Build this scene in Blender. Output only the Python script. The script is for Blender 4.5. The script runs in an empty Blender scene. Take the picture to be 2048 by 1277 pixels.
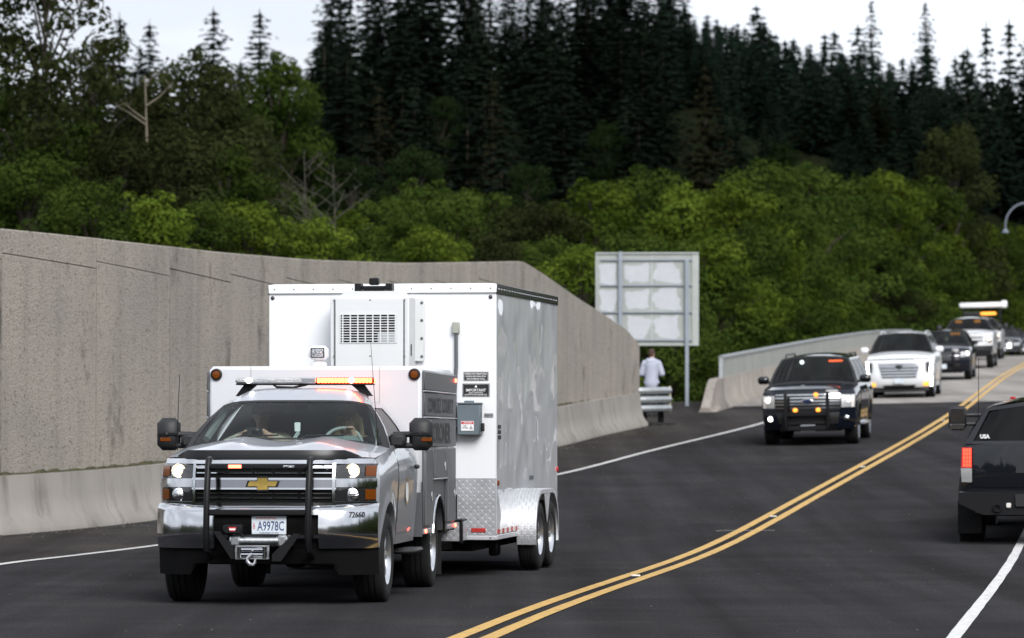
import bpy, bmesh, math, random
from mathutils import Vector, Matrix

R = math.radians
scene = bpy.context.scene
col = scene.collection
random.seed(7)

# ------------------------------------------------------------------ camera
cd = bpy.data.cameras.new('camera')
cam = bpy.data.objects.new('camera', cd)
col.objects.link(cam)
cam.location = (0, 0, 1.5)
cam.rotation_euler = (R(90) + math.atan(231.5 / 7770), 0, 0)
cd.sensor_width = 36
cd.lens = 36 * 7770 / 2048
cd.clip_start = 0.5
cd.clip_end = 6000
cd.dof.use_dof = True
cd.dof.focus_distance = 36.0
cd.dof.aperture_fstop = 3.6
scene.camera = cam

# ------------------------------------------------------------------ sky, sun, exposure
SUN_EL, SUN_AZ = 36.0, 163.0          # elevation; azimuth clockwise from +Y (behind the camera, to the right)
w = bpy.data.worlds.new('World')
scene.world = w
w.use_nodes = True
nt = w.node_tree
nt.nodes.clear()
N = nt.nodes.new
out = N('ShaderNodeOutputWorld')
bg = N('ShaderNodeBackground')
sky = N('ShaderNodeTexSky')
sky.sky_type = 'NISHITA'
sky.sun_disc = False
sky.sun_elevation = R(SUN_EL)
sky.sun_rotation = R(SUN_AZ)
sky.dust_density = 2.0
tc = N('ShaderNodeTexCoord')
mp = N('ShaderNodeMapping')
mp.inputs['Scale'].default_value = (1, 1, 2.2)
nz = N('ShaderNodeTexNoise')
nz.inputs['Scale'].default_value = 3.2
nz.inputs['Detail'].default_value = 6
nz.inputs['Roughness'].default_value = 0.55
rp = N('ShaderNodeValToRGB')
rp.color_ramp.elements[0].position = 0.40
rp.color_ramp.elements[0].color = (5.7, 6.0, 6.6, 1)
rp.color_ramp.elements[1].position = 0.62
rp.color_ramp.elements[1].color = (9.0, 9.4, 10.1, 1)
mx = N('ShaderNodeMixRGB')
mx.inputs[0].default_value = 0.9
nt.links.new(tc.outputs['Generated'], mp.inputs[0])
nt.links.new(mp.outputs[0], nz.inputs['Vector'])
nt.links.new(nz.outputs['Fac'], rp.inputs[0])
nt.links.new(sky.outputs[0], mx.inputs[1])
nt.links.new(rp.outputs[0], mx.inputs[2])
nt.links.new(mx.outputs[0], bg.inputs[0])
bg.inputs[1].default_value = 0.072
nt.links.new(bg.outputs[0], out.inputs[0])

sl = bpy.data.lights.new('sun', 'SUN')
sl.energy = 1.5
sl.angle = R(30)
sl.color = (1.0, 0.985, 0.97)
so = bpy.data.objects.new('sun', sl)
col.objects.link(so)
az = R(SUN_AZ)
to_sun = Vector((math.sin(az) * math.cos(R(SUN_EL)), math.cos(az) * math.cos(R(SUN_EL)), math.sin(R(SUN_EL))))
so.rotation_euler = to_sun.to_track_quat('Z', 'Y').to_euler()
so.location = (-20, -20, 40)

vs = scene.view_settings
vs.view_transform = 'Standard'
vs.look = 'None'
vs.exposure = 1.1
vs.gamma = 1
vs.use_curve_mapping = False
scene.cycles.use_denoising = True
scene.cycles.max_bounces = 8
scene.cycles.diffuse_bounces = 3
scene.cycles.glossy_bounces = 3
scene.cycles.transparent_max_bounces = 8
scene.cycles.transmission_bounces = 4
scene.cycles.caustics_reflective = False
scene.cycles.caustics_refractive = False
scene.cycles.sample_clamp_indirect = 4

# ------------------------------------------------------------------ helpers
def tag(o, label=None, cat=None, group=None, kind=None):
    if label: o['label'] = label
    if cat: o['category'] = cat
    if group: o['group'] = group
    if kind: o['kind'] = kind
    return o

def thing(name, loc, label, cat, yaw=0, pitch=0, roll=0, group=None):
    o = bpy.data.objects.new(name, None)
    col.objects.link(o)
    o.empty_display_size = 0.3
    o.location = loc
    o.rotation_euler = (pitch, roll, yaw)
    return tag(o, label, cat, group)

class MB:
    """collects faces; build() links them as one mesh object"""
    def __init__(s):
        s.v = []; s.f = []; s.mi = []
    def add(s, v, f, mi=0, M=None):
        o = len(s.v)
        if M is not None: v = [tuple(M @ Vector(p)) for p in v]
        s.v += [tuple(p) for p in v]
        s.f += [tuple(i + o for i in q) for q in f]
        s.mi += [mi] * len(f)
        return s
    def box(s, c, d, M=None, mi=0):
        x, y, z = d[0] / 2, d[1] / 2, d[2] / 2
        v = [(c[0] + i * x, c[1] + j * y, c[2] + k * z) for i in (-1, 1) for j in (-1, 1) for k in (-1, 1)]
        return s.add(v, [(0, 1, 3, 2), (4, 6, 7, 5), (0, 4, 5, 1), (2, 3, 7, 6), (0, 2, 6, 4), (1, 5, 7, 3)], mi, M)
    def cbox(s, c, d, b=0.01, M=None, mi=0):
        """box with chamfered edges"""
        h = [d[0] / 2, d[1] / 2, d[2] / 2]
        b = min(b, min(h) * 0.95)
        v = []; idx = {}
        for i in (-1, 1):
            for j in (-1, 1):
                for k in (-1, 1):
                    sg = (i, j, k)
                    for a in range(3):
                        p = [sg[q] * (h[q] if q == a else h[q] - b) + c[q] for q in range(3)]
                        idx[(i, j, k, a)] = len(v); v.append(p)
        f = []
        for a in range(3):
            o1, o2 = [q for q in range(3) if q != a]
            for sa in (-1, 1):
                q = []
                for (s1, s2) in ((-1, -1), (1, -1), (1, 1), (-1, 1)):
                    k = [0, 0, 0]; k[a] = sa; k[o1] = s1; k[o2] = s2
                    q.append(idx[tuple(k) + (a,)])
                f.append(q)
            for s1 in (-1, 1):
                for s2 in (-1, 1):
                    k0 = [0, 0, 0]; k0[o1] = s1; k0[o2] = s2
                    ka = list(k0); ka[a] = -1; kb = list(k0); kb[a] = 1
                    f.append([idx[tuple(ka) + (o1,)], idx[tuple(kb) + (o1,)], idx[tuple(kb) + (o2,)], idx[tuple(ka) + (o2,)]])
        for i in (-1, 1):
            for j in (-1, 1):
                for k in (-1, 1):
                    f.append([idx[(i, j, k, a)] for a in range(3)])
        return s.add(v, f, mi, M)
    def tube(s, pts, r, n=10, caps=True, M=None, mi=0):
        pts = [Vector(p) for p in pts]
        rs = r if isinstance(r, (list, tuple)) else [r] * len(pts)
        v = []; f = []
        ref = None
        for i, p in enumerate(pts):
            t = (pts[min(i + 1, len(pts) - 1)] - pts[max(i - 1, 0)])
            if t.length < 1e-9: t = Vector((0, 0, 1))
            t.normalize()
            if ref is None:
                ref = t.orthogonal().normalized()
            a = (ref - t * ref.dot(t))
            a = a.normalized() if a.length > 1e-6 else t.orthogonal().normalized()
            ref = a
            b = t.cross(a)
            for k in range(n):
                an = 2 * math.pi * k / n
                v.append(p + (a * math.cos(an) + b * math.sin(an)) * rs[i])
        for i in range(len(pts) - 1):
            for k in range(n):
                f.append((i * n + k, i * n + (k + 1) % n, (i + 1) * n + (k + 1) % n, (i + 1) * n + k))
        if caps:
            f.append(tuple(range(n))); f.append(tuple(range((len(pts) - 1) * n, len(pts) * n)))
        return s.add(v, f, mi, M)
    def lathe(s, prof, n=24, c=(0, 0, 0), axis='x', closed=False, caps=False, M=None, mi=0):
        v = []; f = []
        m = len(prof)
        for k in range(n):
            a = 2 * math.pi * k / n
            ca, sa = math.cos(a), math.sin(a)
            for (r, h) in prof:
                if axis == 'x': v.append((c[0] + h, c[1] + r * ca, c[2] + r * sa))
                elif axis == 'y': v.append((c[0] + r * ca, c[1] + h, c[2] + r * sa))
                else: v.append((c[0] + r * ca, c[1] + r * sa, c[2] + h))
        for k in range(n):
            k2 = (k + 1) % n
            for i in range(m if closed else m - 1):
                j = (i + 1) % m
                f.append((k * m + i, k * m + j, k2 * m + j, k2 * m + i))
        if caps:
            f.append(tuple(k * m for k in range(n))); f.append(tuple(k * m + m - 1 for k in range(n)))
        return s.add(v, f, mi, M)
    def ball(s, c, r, n=12, m=8, M=None, mi=0):
        r = r if isinstance(r, (list, tuple)) else (r, r, r)
        v = [(c[0], c[1], c[2] + r[2])]; f = []
        for i in range(1, m):
            t = math.pi * i / m
            for k in range(n):
                a = 2 * math.pi * k / n
                v.append((c[0] + r[0] * math.sin(t) * math.cos(a), c[1] + r[1] * math.sin(t) * math.sin(a), c[2] + r[2] * math.cos(t)))
        v.append((c[0], c[1], c[2] - r[2]))
        for k in range(n):
            f.append((0, 1 + k, 1 + (k + 1) % n))
            f.append((len(v) - 1, 1 + (m - 2) * n + (k + 1) % n, 1 + (m - 2) * n + k))
        for i in range(m - 2):
            for k in range(n):
                f.append((1 + i * n + k, 1 + (i + 1) * n + k, 1 + (i + 1) * n + (k + 1) % n, 1 + i * n + (k + 1) % n))
        return s.add(v, f, mi, M)
    def grid(s, fn, us, vs, M=None, mi=0, mif=None):
        v = [fn(u, q) for u in us for q in vs]
        m = len(vs); f = []; o = len(s.v)
        for i in range(len(us) - 1):
            for j in range(m - 1):
                f.append((i * m + j, (i + 1) * m + j, (i + 1) * m + j + 1, i * m + j + 1))
        return s.add(v, f, mi, M)
    def prism(s, poly, fn, d0, d1, M=None, mi=0):
        """2-D outline extruded: fn(a, b, d) -> point"""
        n = len(poly)
        v = [fn(a, b, d0) for a, b in poly] + [fn(a, b, d1) for a, b in poly]
        f = [tuple(range(n)), tuple(range(n, 2 * n))] + [(i, (i + 1) % n, n + (i + 1) % n, n + i) for i in range(n)]
        return s.add(v, f, mi, M)
    def mesh(s, name, ang=38, smooth=True, recalc=True):
        me = bpy.data.meshes.new(name)
        me.from_pydata(s.v, [], s.f)
        if any(s.mi): me.polygons.foreach_set('material_index', s.mi)
        if recalc:
            bm = bmesh.new(); bm.from_mesh(me)
            bmesh.ops.recalc_face_normals(bm, faces=bm.faces)
            bm.to_mesh(me); bm.free()
        if smooth:
            me.polygons.foreach_set('use_smooth', [True] * len(me.polygons))
            me.set_sharp_from_angle(angle=R(ang))
        me.update()
        return me
    def build(s, name, mat, parent=None, ang=38, smooth=True, recalc=True, kind=None, loc=None):
        me = s.mesh(name, ang, smooth, recalc)
        for m in (mat if isinstance(mat, (list, tuple)) else [mat]):
            me.materials.append(MAT[m] if isinstance(m, str) else m)
        o = bpy.data.objects.new(name, me)
        col.objects.link(o)
        if parent is not None: o.parent = parent
        if kind: o['kind'] = kind
        if loc: o.location = loc
        return o

def lin(a, b, n):
    return [a + (b - a) * i / (n - 1) for i in range(n)]

def interp(tab, x):
    if x <= tab[0][0]: return tab[0][1]
    for (a, b), (c, d) in zip(tab, tab[1:]):
        if x <= c: return b + (d - b) * (x - a) / (c - a)
    return tab[-1][1]

def sstep(a, b, x):
    t = max(0.0, min(1.0, (x - a) / (b - a)))
    return t * t * (3 - 2 * t)

FRONT = Matrix(((1, 0, 0), (0, 0, -1), (0, 1, 0)))     # text facing local -Y
SIDE = Matrix(((0, 0, 1), (1, 0, 0), (0, 1, 0)))       # text facing local +X
REAR = Matrix(((-1, 0, 0), (0, 0, 1), (0, 1, 0)))      # text facing local +Y

def lettering(s, mat, parent, loc, rot, width, height=None, bold=0.0, name='lettering', spacing=1.0):
    cu = bpy.data.curves.new('t', 'FONT')
    cu.body = s; cu.size = 1; cu.align_x = 'CENTER'; cu.align_y = 'CENTER'
    cu.offset = bold; cu.resolution_u = 2; cu.space_character = spacing; cu.space_line = 0.95
    t = bpy.data.objects.new('t', cu)
    me = bpy.data.meshes.new_from_object(t)
    bpy.data.objects.remove(t); bpy.data.curves.remove(cu)
    xs = [v.co.x for v in me.vertices]; ys = [v.co.y for v in me.vertices]
    cx, cy = (min(xs) + max(xs)) / 2, (min(ys) + max(ys)) / 2
    sx = width / (max(xs) - min(xs)); sy = (height / (max(ys) - min(ys))) if height else sx
    for v in me.vertices:
        v.co = Vector(((v.co.x - cx) * sx, (v.co.y - cy) * sy, 0))
    me.name = name
    me.materials.clear(); me.materials.append(MAT[mat])
    o = bpy.data.objects.new(name, me)
    col.objects.link(o); o.parent = parent
    o.matrix_local = Matrix.Translation(loc) @ rot.to_4x4()
    return o

def copy_tree(o, parent=None):
    c = o.copy(); col.objects.link(c); c.parent = parent
    for ch in o.children: copy_tree(ch, c)
    return c

# ------------------------------------------------------------------ materials
MAT = {}
def mat(name, c, rough=0.5, metal=0.0, coat=0.0, spec=0.5, vary=None, bump=None, emit=None, estr=0, coords='Object', dirt=None, crough=0.05):
    """vary=(scale, amount[, stretch]) colour noise; bump=(scale, strength, distance); dirt=(colour, amount, scale)"""
    m = bpy.data.materials.new(name); m.use_nodes = True
    nt = m.node_tree; b = nt.nodes['Principled BSDF']
    c4 = (c[0], c[1], c[2], 1)
    b.inputs['Base Color'].default_value = c4
    b.inputs['Roughness'].default_value = rough
    b.inputs['Metallic'].default_value = metal
    b.inputs['Coat Weight'].default_value = coat
    b.inputs['Coat Roughness'].default_value = crough
    b.inputs['Specular IOR Level'].default_value = spec
    if emit:
        b.inputs['Emission Color'].default_value = (*emit, 1); b.inputs['Emission Strength'].default_value = estr
    L = nt.links.new
    if vary or bump or dirt:
        t = nt.nodes.new('ShaderNodeTexCoord')
    src = None
    if vary:
        mp = nt.nodes.new('ShaderNodeMapping')
        if len(vary) > 2: mp.inputs['Scale'].default_value = vary[2]
        L(t.outputs[coords], mp.inputs[0])
        n = nt.nodes.new('ShaderNodeTexNoise'); n.inputs['Scale'].default_value = vary[0]; n.inputs['Detail'].default_value = 8
        n.inputs['Roughness'].default_value = 0.62
        L(mp.outputs[0], n.inputs['Vector'])
        r = nt.nodes.new('ShaderNodeMapRange')
        r.inputs[1].default_value = 0.3; r.inputs[2].default_value = 0.7
        r.inputs[3].default_value = 1 - vary[1]; r.inputs[4].default_value = 1 + vary[1]
        L(n.outputs['Fac'], r.inputs[0])
        mm = nt.nodes.new('ShaderNodeVectorMath'); mm.operation = 'SCALE'
        mm.inputs[0].default_value = c; L(r.outputs[0], mm.inputs['Scale'])
        src = mm.outputs[0]
    if dirt:
        n = nt.nodes.new('ShaderNodeTexNoise'); n.inputs['Scale'].default_value = dirt[2]; n.inputs['Detail'].default_value = 7
        n.inputs['Roughness'].default_value = 0.65
        mp2 = nt.nodes.new('ShaderNodeMapping')
        if len(dirt) > 3: mp2.inputs['Scale'].default_value = dirt[3]
        L(t.outputs[coords], mp2.inputs[0]); L(mp2.outputs[0], n.inputs['Vector'])
        r = nt.nodes.new('ShaderNodeMapRange'); r.inputs[1].default_value = 0.52; r.inputs[2].default_value = 0.72
        r.inputs[3].default_value = 0; r.inputs[4].default_value = dirt[1]
        L(n.outputs['Fac'], r.inputs[0])
        x = nt.nodes.new('ShaderNodeMixRGB'); x.inputs[1].default_value = c4; x.inputs[2].default_value = (*dirt[0], 1)
        if src: L(src, x.inputs[1])
        L(r.outputs[0], x.inputs[0]); src = x.outputs[0]
    if src: L(src, b.inputs['Base Color'])
    if bump:
        mp3 = nt.nodes.new('ShaderNodeMapping')
        if len(bump) > 3: mp3.inputs['Scale'].default_value = bump[3]
        L(t.outputs[coords], mp3.inputs[0])
        n = nt.nodes.new('ShaderNodeTexNoise'); n.inputs['Scale'].default_value = bump[0]; n.inputs['Detail'].default_value = bump[4] if len(bump) > 4 else 5
        L(mp3.outputs[0], n.inputs['Vector'])
        bp = nt.nodes.new('ShaderNodeBump'); bp.inputs['Strength'].default_value = bump[1]; bp.inputs['Distance'].default_value = bump[2]
        L(n.outputs['Fac'], bp.inputs['Height']); L(bp.outputs[0], b.inputs['Normal'])
        if coat: L(bp.outputs[0], b.inputs['Coat Normal'])
    MAT[name] = m
    return m

def glass(name, tint, gloss=1.0):
    m = bpy.data.materials.new(name); m.use_nodes = True
    nt = m.node_tree; nt.nodes.clear()
    o = nt.nodes.new('ShaderNodeOutputMaterial'); tr = nt.nodes.new('ShaderNodeBsdfTransparent'); gl = nt.nodes.new('ShaderNodeBsdfGlossy')
    tr.inputs[0].default_value = (*tint, 1); gl.inputs['Roughness'].default_value = 0.02; gl.inputs[0].default_value = (gloss, gloss, gloss, 1)
    fr = nt.nodes.new('ShaderNodeFresnel'); fr.inputs[0].default_value = 1.5
    mx = nt.nodes.new('ShaderNodeMixShader')
    nt.links.new(fr.outputs[0], mx.inputs[0]); nt.links.new(tr.outputs[0], mx.inputs[1]); nt.links.new(gl.outputs[0], mx.inputs[2])
    nt.links.new(mx.outputs[0], o.inputs[0])
    MAT[name] = m

# vehicles
mat('paint_silver', (0.48, 0.495, 0.53), 0.36, 0.55, coat=0.8)
mat('paint_white', (0.78, 0.79, 0.80), 0.35, coat=0.8)
mat('paint_white_body', (0.63, 0.64, 0.665), 0.3, coat=0.4, bump=(1.3, 0.06, 0.05))
mat('paint_black', (0.005, 0.0055, 0.007), 0.4, coat=1.0, spec=0)
mat('paint_navy', (0.005, 0.007, 0.013), 0.4, coat=1.0, spec=0)
mat('paint_charcoal', (0.014, 0.016, 0.020), 0.4, 0.0, coat=1.0, spec=0)
mat('paint_grey', (0.008, 0.009, 0.012), 0.4, 0.0, coat=1.0, spec=0)
mat('chrome', (0.55, 0.56, 0.58), 0.13, 1.0)
mat('dark_chrome', (0.25, 0.25, 0.27), 0.12, 1.0)
mat('steel', (0.55, 0.56, 0.57), 0.32, 1.0, vary=(30, 0.2))
mat('alloy', (0.60, 0.61, 0.63), 0.28, 0.9)
mat('black_plastic', (0.012, 0.012, 0.013), 0.55, bump=(300, 0.15, 0.002))
mat('black_gloss', (0.006, 0.006, 0.007), 0.30, spec=.35)
mat('black_metal', (0.007, 0.007, 0.008), 0.45, spec=.25)
mat('valance_black', (0.006, 0.006, 0.0065), 0.7, spec=0.08)
mat('under', (0.008, 0.008, 0.008), 0.9, spec=0.1)
mat('rubber', (0.014, 0.014, 0.014), 0.85, spec=0.25, vary=(6, 0.3), bump=(70, 0.5, 0.01, (3, 1, 1)))
mat('rubber_seal', (0.009, 0.009, 0.01), 0.6)
mat('lens_dark', (0.02, 0.02, 0.022), 0.08, coat=1.0)
mat('reflector', (0.7, 0.7, 0.72), 0.12, 1.0, bump=(60, 0.6, 0.01))
mat('amber', (0.14, 0.036, 0.003), 0.25, coat=0.2, spec=.2, bump=(90, 0.3, 0.004))
mat('red_lens', (0.45, 0.012, 0.012), 0.15, coat=1.0)
mat('red_reflect', (0.42, 0.03, 0.025), 0.4)
mat('white_reflect', (0.7, 0.66, 0.62), 0.4)
mat('clear_lens', (0.5, 0.5, 0.5), 0.08, 0.5, coat=1.0, bump=(70, 0.7, 0.01))
mat('gold', (0.72, 0.5, 0.13), 0.3, 0.6, coat=0.6, vary=(25, 0.2))
mat('interior', (0.13, 0.17, 0.165), 0.8, spec=0.2)
mat('interior_trim', (0.30, 0.34, 0.33), 0.7)
mat('seat_cloth', (0.02, 0.02, 0.021), 0.9)
mat('plate', (0.62, 0.67, 0.72), 0.4, vary=(14, 0.12))
mat('plate_blue', (0.03, 0.06, 0.16), 0.5)
mat('decal_black', (0.008, 0.008, 0.009), 0.5)
mat('decal_white', (0.8, 0.8, 0.8), 0.5)
mat('decal_red', (0.55, 0.03, 0.03), 0.5)
mat('emblem_blue', (0.01, 0.02, 0.07), 0.25, coat=1.0)
def emis(name, c, s):
    mat(name, (0.02, 0.02, 0.02), 0.3, emit=c, estr=s)
emis('lamp_warm', (1.0, 0.82, 0.55), 2.2)
emis('lamp_white', (1.0, 0.95, 0.82), 3)
emis('led_red', (1.0, 0.13, 0.035), 6)
emis('led_red_small', (1.0, 0.09, 0.05), 5)
emis('led_amber', (1.0, 0.34, 0.035), 1.3)
emis('led_white', (0.95, 0.98, 1.0), 8)
emis('brake', (1.0, 0.04, 0.015), 2.2)
glass('windshield', (0.86, 0.96, 0.94), .5)
glass('tinted', (0.12, 0.14, 0.14), .45)
glass('tinted_dark', (0.03, 0.034, 0.036), .5)
glass('lens', (0.93, 0.93, 0.93))

# ================================================================== THE SETTING
# road axis (Y -> X) and grade, in metres
CL = [(-80, -6.5), (0, -2.9), (20, -1.262), (28.6, -0.30), (34, 0.345), (40, 1.179), (46, 2.109), (52, 3.094), (58, 4.116), (65, 5.338), (72, 6.571), (80, 7.974), (90, 9.694), (105, 12.169), (120, 14.526), (140, 17.70), (156, 20.38), (200, 27.6), (225, 32.4), (260, 42), (300, 58), (330, 74)]
def hermite(t, x):
    n = len(t)
    if x <= t[0][0]: return t[0][1] + (x - t[0][0]) * (t[1][1] - t[0][1]) / (t[1][0] - t[0][0])
    if x >= t[-1][0]: return t[-1][1] + (x - t[-1][0]) * (t[-1][1] - t[-2][1]) / (t[-1][0] - t[-2][0])
    for i in range(n - 1):
        if x <= t[i + 1][0]: break
    def sl(k):
        a, b = max(k - 1, 0), min(k + 1, n - 1)
        return (t[b][1] - t[a][1]) / (t[b][0] - t[a][0])
    h = t[i + 1][0] - t[i][0]; u = (x - t[i][0]) / h
    return (2*u**3 - 3*u*u + 1) * t[i][1] + (u**3 - 2*u*u + u) * h * sl(i) + (-2*u**3 + 3*u*u) * t[i + 1][1] + (u**3 - u*u) * h * sl(i + 1)
def xc(Y): return hermite(CL, Y)
def zc(Y):
    e = (Y - 48) / 3
    z = .117 * (math.log1p(math.exp(e)) if e < 30 else e)
    if Y > 150: z -= .00014 * (min(Y, 289) - 150) ** 2
    if Y > 289: z -= .039 * (Y - 289)
    return z
def rz(X, Y):
    return zc(Y) - .02 * max(-9, min(9, xc(Y) - X)) * sstep(44, 60, Y)
BL = [(30, -18.5), (40, -12.8), (47, -9.6), (53.35, -7.0), (57.9, -5.35), (66, -3.3), (75, -1.1), (83.5, .95), (89.75, 2.1), (96, 3.4)]
def bl(Y): return hermite(BL, Y)
def wl(Y): return bl(Y) - .45 + .2 * sstep(84, 96, Y)
FOG = [(-80, -12.5), (20, -8.3), (44, -5.81), (46.7, -5.25), (50.1, -4.5), (57, -2.9), (70.65, .83), (80.65, 2.9), (95, 5.98), (110, 8.75), (156, 16.35), (200, 23.6), (225, 28.4), (260, 38), (300, 54), (330, 70)]

# ---- materials of the setting
def road_mat(name, base, brown, k=1.0):
    m = bpy.data.materials.new(name); m.use_nodes = True
    nt = m.node_tree; b = nt.nodes['Principled BSDF']; L = nt.links.new
    t = nt.nodes.new('ShaderNodeTexCoord')
    def noise(s, d=6, r=.6, sc=None):
        n = nt.nodes.new('ShaderNodeTexNoise'); n.inputs['Scale'].default_value = s; n.inputs['Detail'].default_value = d; n.inputs['Roughness'].default_value = r
        if sc:
            mp = nt.nodes.new('ShaderNodeMapping'); mp.inputs['Scale'].default_value = sc[:3]; mp.inputs['Rotation'].default_value = (0, 0, sc[3]); L(t.outputs['Object'], mp.inputs[0]); L(mp.outputs[0], n.inputs['Vector'])
        else: L(t.outputs['Object'], n.inputs['Vector'])
        return n.outputs['Fac']
    def rng(x, a, b_, c, d):
        r = nt.nodes.new('ShaderNodeMapRange'); r.inputs[1].default_value = a; r.inputs[2].default_value = b_; r.inputs[3].default_value = c; r.inputs[4].default_value = d
        L(x, r.inputs[0]); return r.outputs[0]
    def mul(a, b_):
        r = nt.nodes.new('ShaderNodeMath'); r.operation = 'MULTIPLY'; L(a, r.inputs[0]); L(b_, r.inputs[1]); return r.outputs[0]
    streak = rng(noise(.9, 4, .5, (1, .05, 1, R(9))), .3, .7, .86, 1.14)
    blot = rng(noise(.35, 6, .6), .3, .7, .85, 1.15)
    fine = rng(noise(38, 4, .75), .3, .7, 1 - .45 * k, 1 + .45 * k)
    track = rng(noise(1.7, 3, .5, (1, .02, 1, R(9.4))), .35, .65, .86, 1.14)
    f = mul(mul(mul(streak, blot), fine), track)
    mixc = nt.nodes.new('ShaderNodeMixRGB'); mixc.inputs[1].default_value = (*base, 1); mixc.inputs[2].default_value = (*brown, 1)
    L(rng(noise(.5, 5, .7), .5, .75, 0, 1), mixc.inputs[0])
    sc = nt.nodes.new('ShaderNodeVectorMath'); sc.operation = 'SCALE'
    L(mixc.outputs[0], sc.inputs[0]); L(f, sc.inputs['Scale'])
    df = nt.nodes.new('ShaderNodeBsdfDiffuse'); df.inputs['Roughness'].default_value = .6
    L(sc.outputs[0], df.inputs['Color'])
    bp = nt.nodes.new('ShaderNodeBump'); bp.inputs['Strength'].default_value = .15; bp.inputs['Distance'].default_value = .01
    L(noise(60, 3, .7), bp.inputs['Height']); L(bp.outputs[0], df.inputs['Normal'])
    nt.nodes.remove(b); L(df.outputs[0], nt.nodes['Material Output'].inputs[0])
    MAT[name] = m
road_mat('asphalt', (.0295, .0291, .031), (.036, .0344, .0346))
road_mat('asphalt_shoulder', (.036, .034, .033), (.052, .045, .039), 1.3)
road_mat('deck_concrete', (.22, .208, .195), (.18, .17, .16), .4)
mat('line_white', (.60, .59, .57), .7, vary=(9, .12), dirt=((.06, .06, .06), .8, 11))
mat('line_yellow', (.52, .31, .07), .7, vary=(7, .14), dirt=((.08, .055, .03), .85, 9))
mat('marker_white', (.7, .68, .62), .4)
mat('dirt', (.045, .038, .028), .95, vary=(1.2, .4), bump=(9, .6, .05))
road_mat('forest_floor', (.008, .010, .005), (.012, .011, .006), .6)
mat('gravel', (.07, .062, .052), .95, vary=(14, .6), bump=(25, .8, .03))
mat('tar', (.012, .012, .012), .6)

def wall_mat(name='aggregate', k=0.0):
    m = bpy.data.materials.new(name); m.use_nodes = True
    nt = m.node_tree; b = nt.nodes['Principled BSDF']; L = nt.links.new
    t = nt.nodes.new('ShaderNodeTexCoord')
    def noise(s, d=6, r=.6, sc=None):
        n = nt.nodes.new('ShaderNodeTexNoise'); n.inputs['Scale'].default_value = s; n.inputs['Detail'].default_value = d; n.inputs['Roughness'].default_value = r
        if sc:
            mp = nt.nodes.new('ShaderNodeMapping'); mp.inputs['Scale'].default_value = sc; L(t.outputs['Object'], mp.inputs[0]); L(mp.outputs[0], n.inputs['Vector'])
        else: L(t.outputs['Object'], n.inputs['Vector'])
        return n.outputs['Fac']
    def rng(x, a, b_, c, d):
        r = nt.nodes.new('ShaderNodeMapRange'); r.inputs[1].default_value = a; r.inputs[2].default_value = b_; r.inputs[3].default_value = c; r.inputs[4].default_value = d
        L(x, r.inputs[0]); return r.outputs[0]
    def mix(f, a, c):
        x = nt.nodes.new('ShaderNodeMixRGB'); L(f, x.inputs[0])
        if isinstance(a, tuple): x.inputs[1].default_value = (*a, 1)
        else: L(a, x.inputs[1])
        x.inputs[2].default_value = (*c, 1); return x.outputs[0]
    c = mix(rng(noise(.5, 5), .35, .65, 0, 1), (.43, .385, .33), (.355, .324, .284))
    c = mix(rng(noise(2.4, 5, .65, (1, 1, .07)), .46, .74, 0, .5), c, (.20, .185, .16))      # vertical rain streaks
    c = mix(rng(noise(20, 5, .72), .54, .66, 0, .8), c, (.10, .085, .065))                   # dark pits
    c = mix(rng(noise(30, 3, .6), .62, .74, 0, .6), c, (.46, .42, .37))                      # pale stones
    c = mix(rng(noise(1.1, 7, .75, (1, 1, .5)), .58 - k, .70 - k, 0, .75), c, (.06, .055, .045))    # lichen and soot
    c = mix(rng(noise(.8, 6, .8, (1.3, 1.3, .35)), .68 - k, .76 - k, 0, .85), c, (.03, .03, .026))
    L(c, b.inputs['Base Color'])
    b.inputs['Roughness'].default_value = .92; b.inputs['Specular IOR Level'].default_value = .2
    bp = nt.nodes.new('ShaderNodeBump'); bp.inputs['Strength'].default_value = 1.0; bp.inputs['Distance'].default_value = .045
    L(noise(27, 6, .7), bp.inputs['Height']); L(bp.outputs[0], b.inputs['Normal'])
    MAT[name] = m
wall_mat()
wall_mat('aggregate_stained', .12)
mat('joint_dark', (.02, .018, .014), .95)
mat('moss', (.05, .048, .02), .95, vary=(5, .5), bump=(20, 1, .03))
mat('barrier_concrete', (.285, .262, .235), .85, vary=(1.6, .16, (1, 1, .25)), dirt=((.10, .085, .06), .75, 2.3, (1, 1, .22)), bump=(18, .25, .01))
mat('parapet_concrete', (.32, .285, .245), .85, vary=(1.2, .16), dirt=((.13, .115, .09), .6, 1.6, (1, 1, .3)), bump=(18, .25, .01))
mat('stained_concrete', (.25, .22, .19), .9, vary=(1.4, .25), dirt=((.05, .042, .035), .85, 1.5, (1, 1, .4)), bump=(18, .3, .01))
mat('panel_grey', (.30, .305, .28), .7, vary=(.9, .1), dirt=((.16, .16, .14), .5, 1.3, (1, 1, .3)))
mat('galvanised', (.42, .44, .45), .45, .6, vary=(12, .18))
mat('rusty', (.05, .035, .025), .8, .2, vary=(9, .5))

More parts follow.
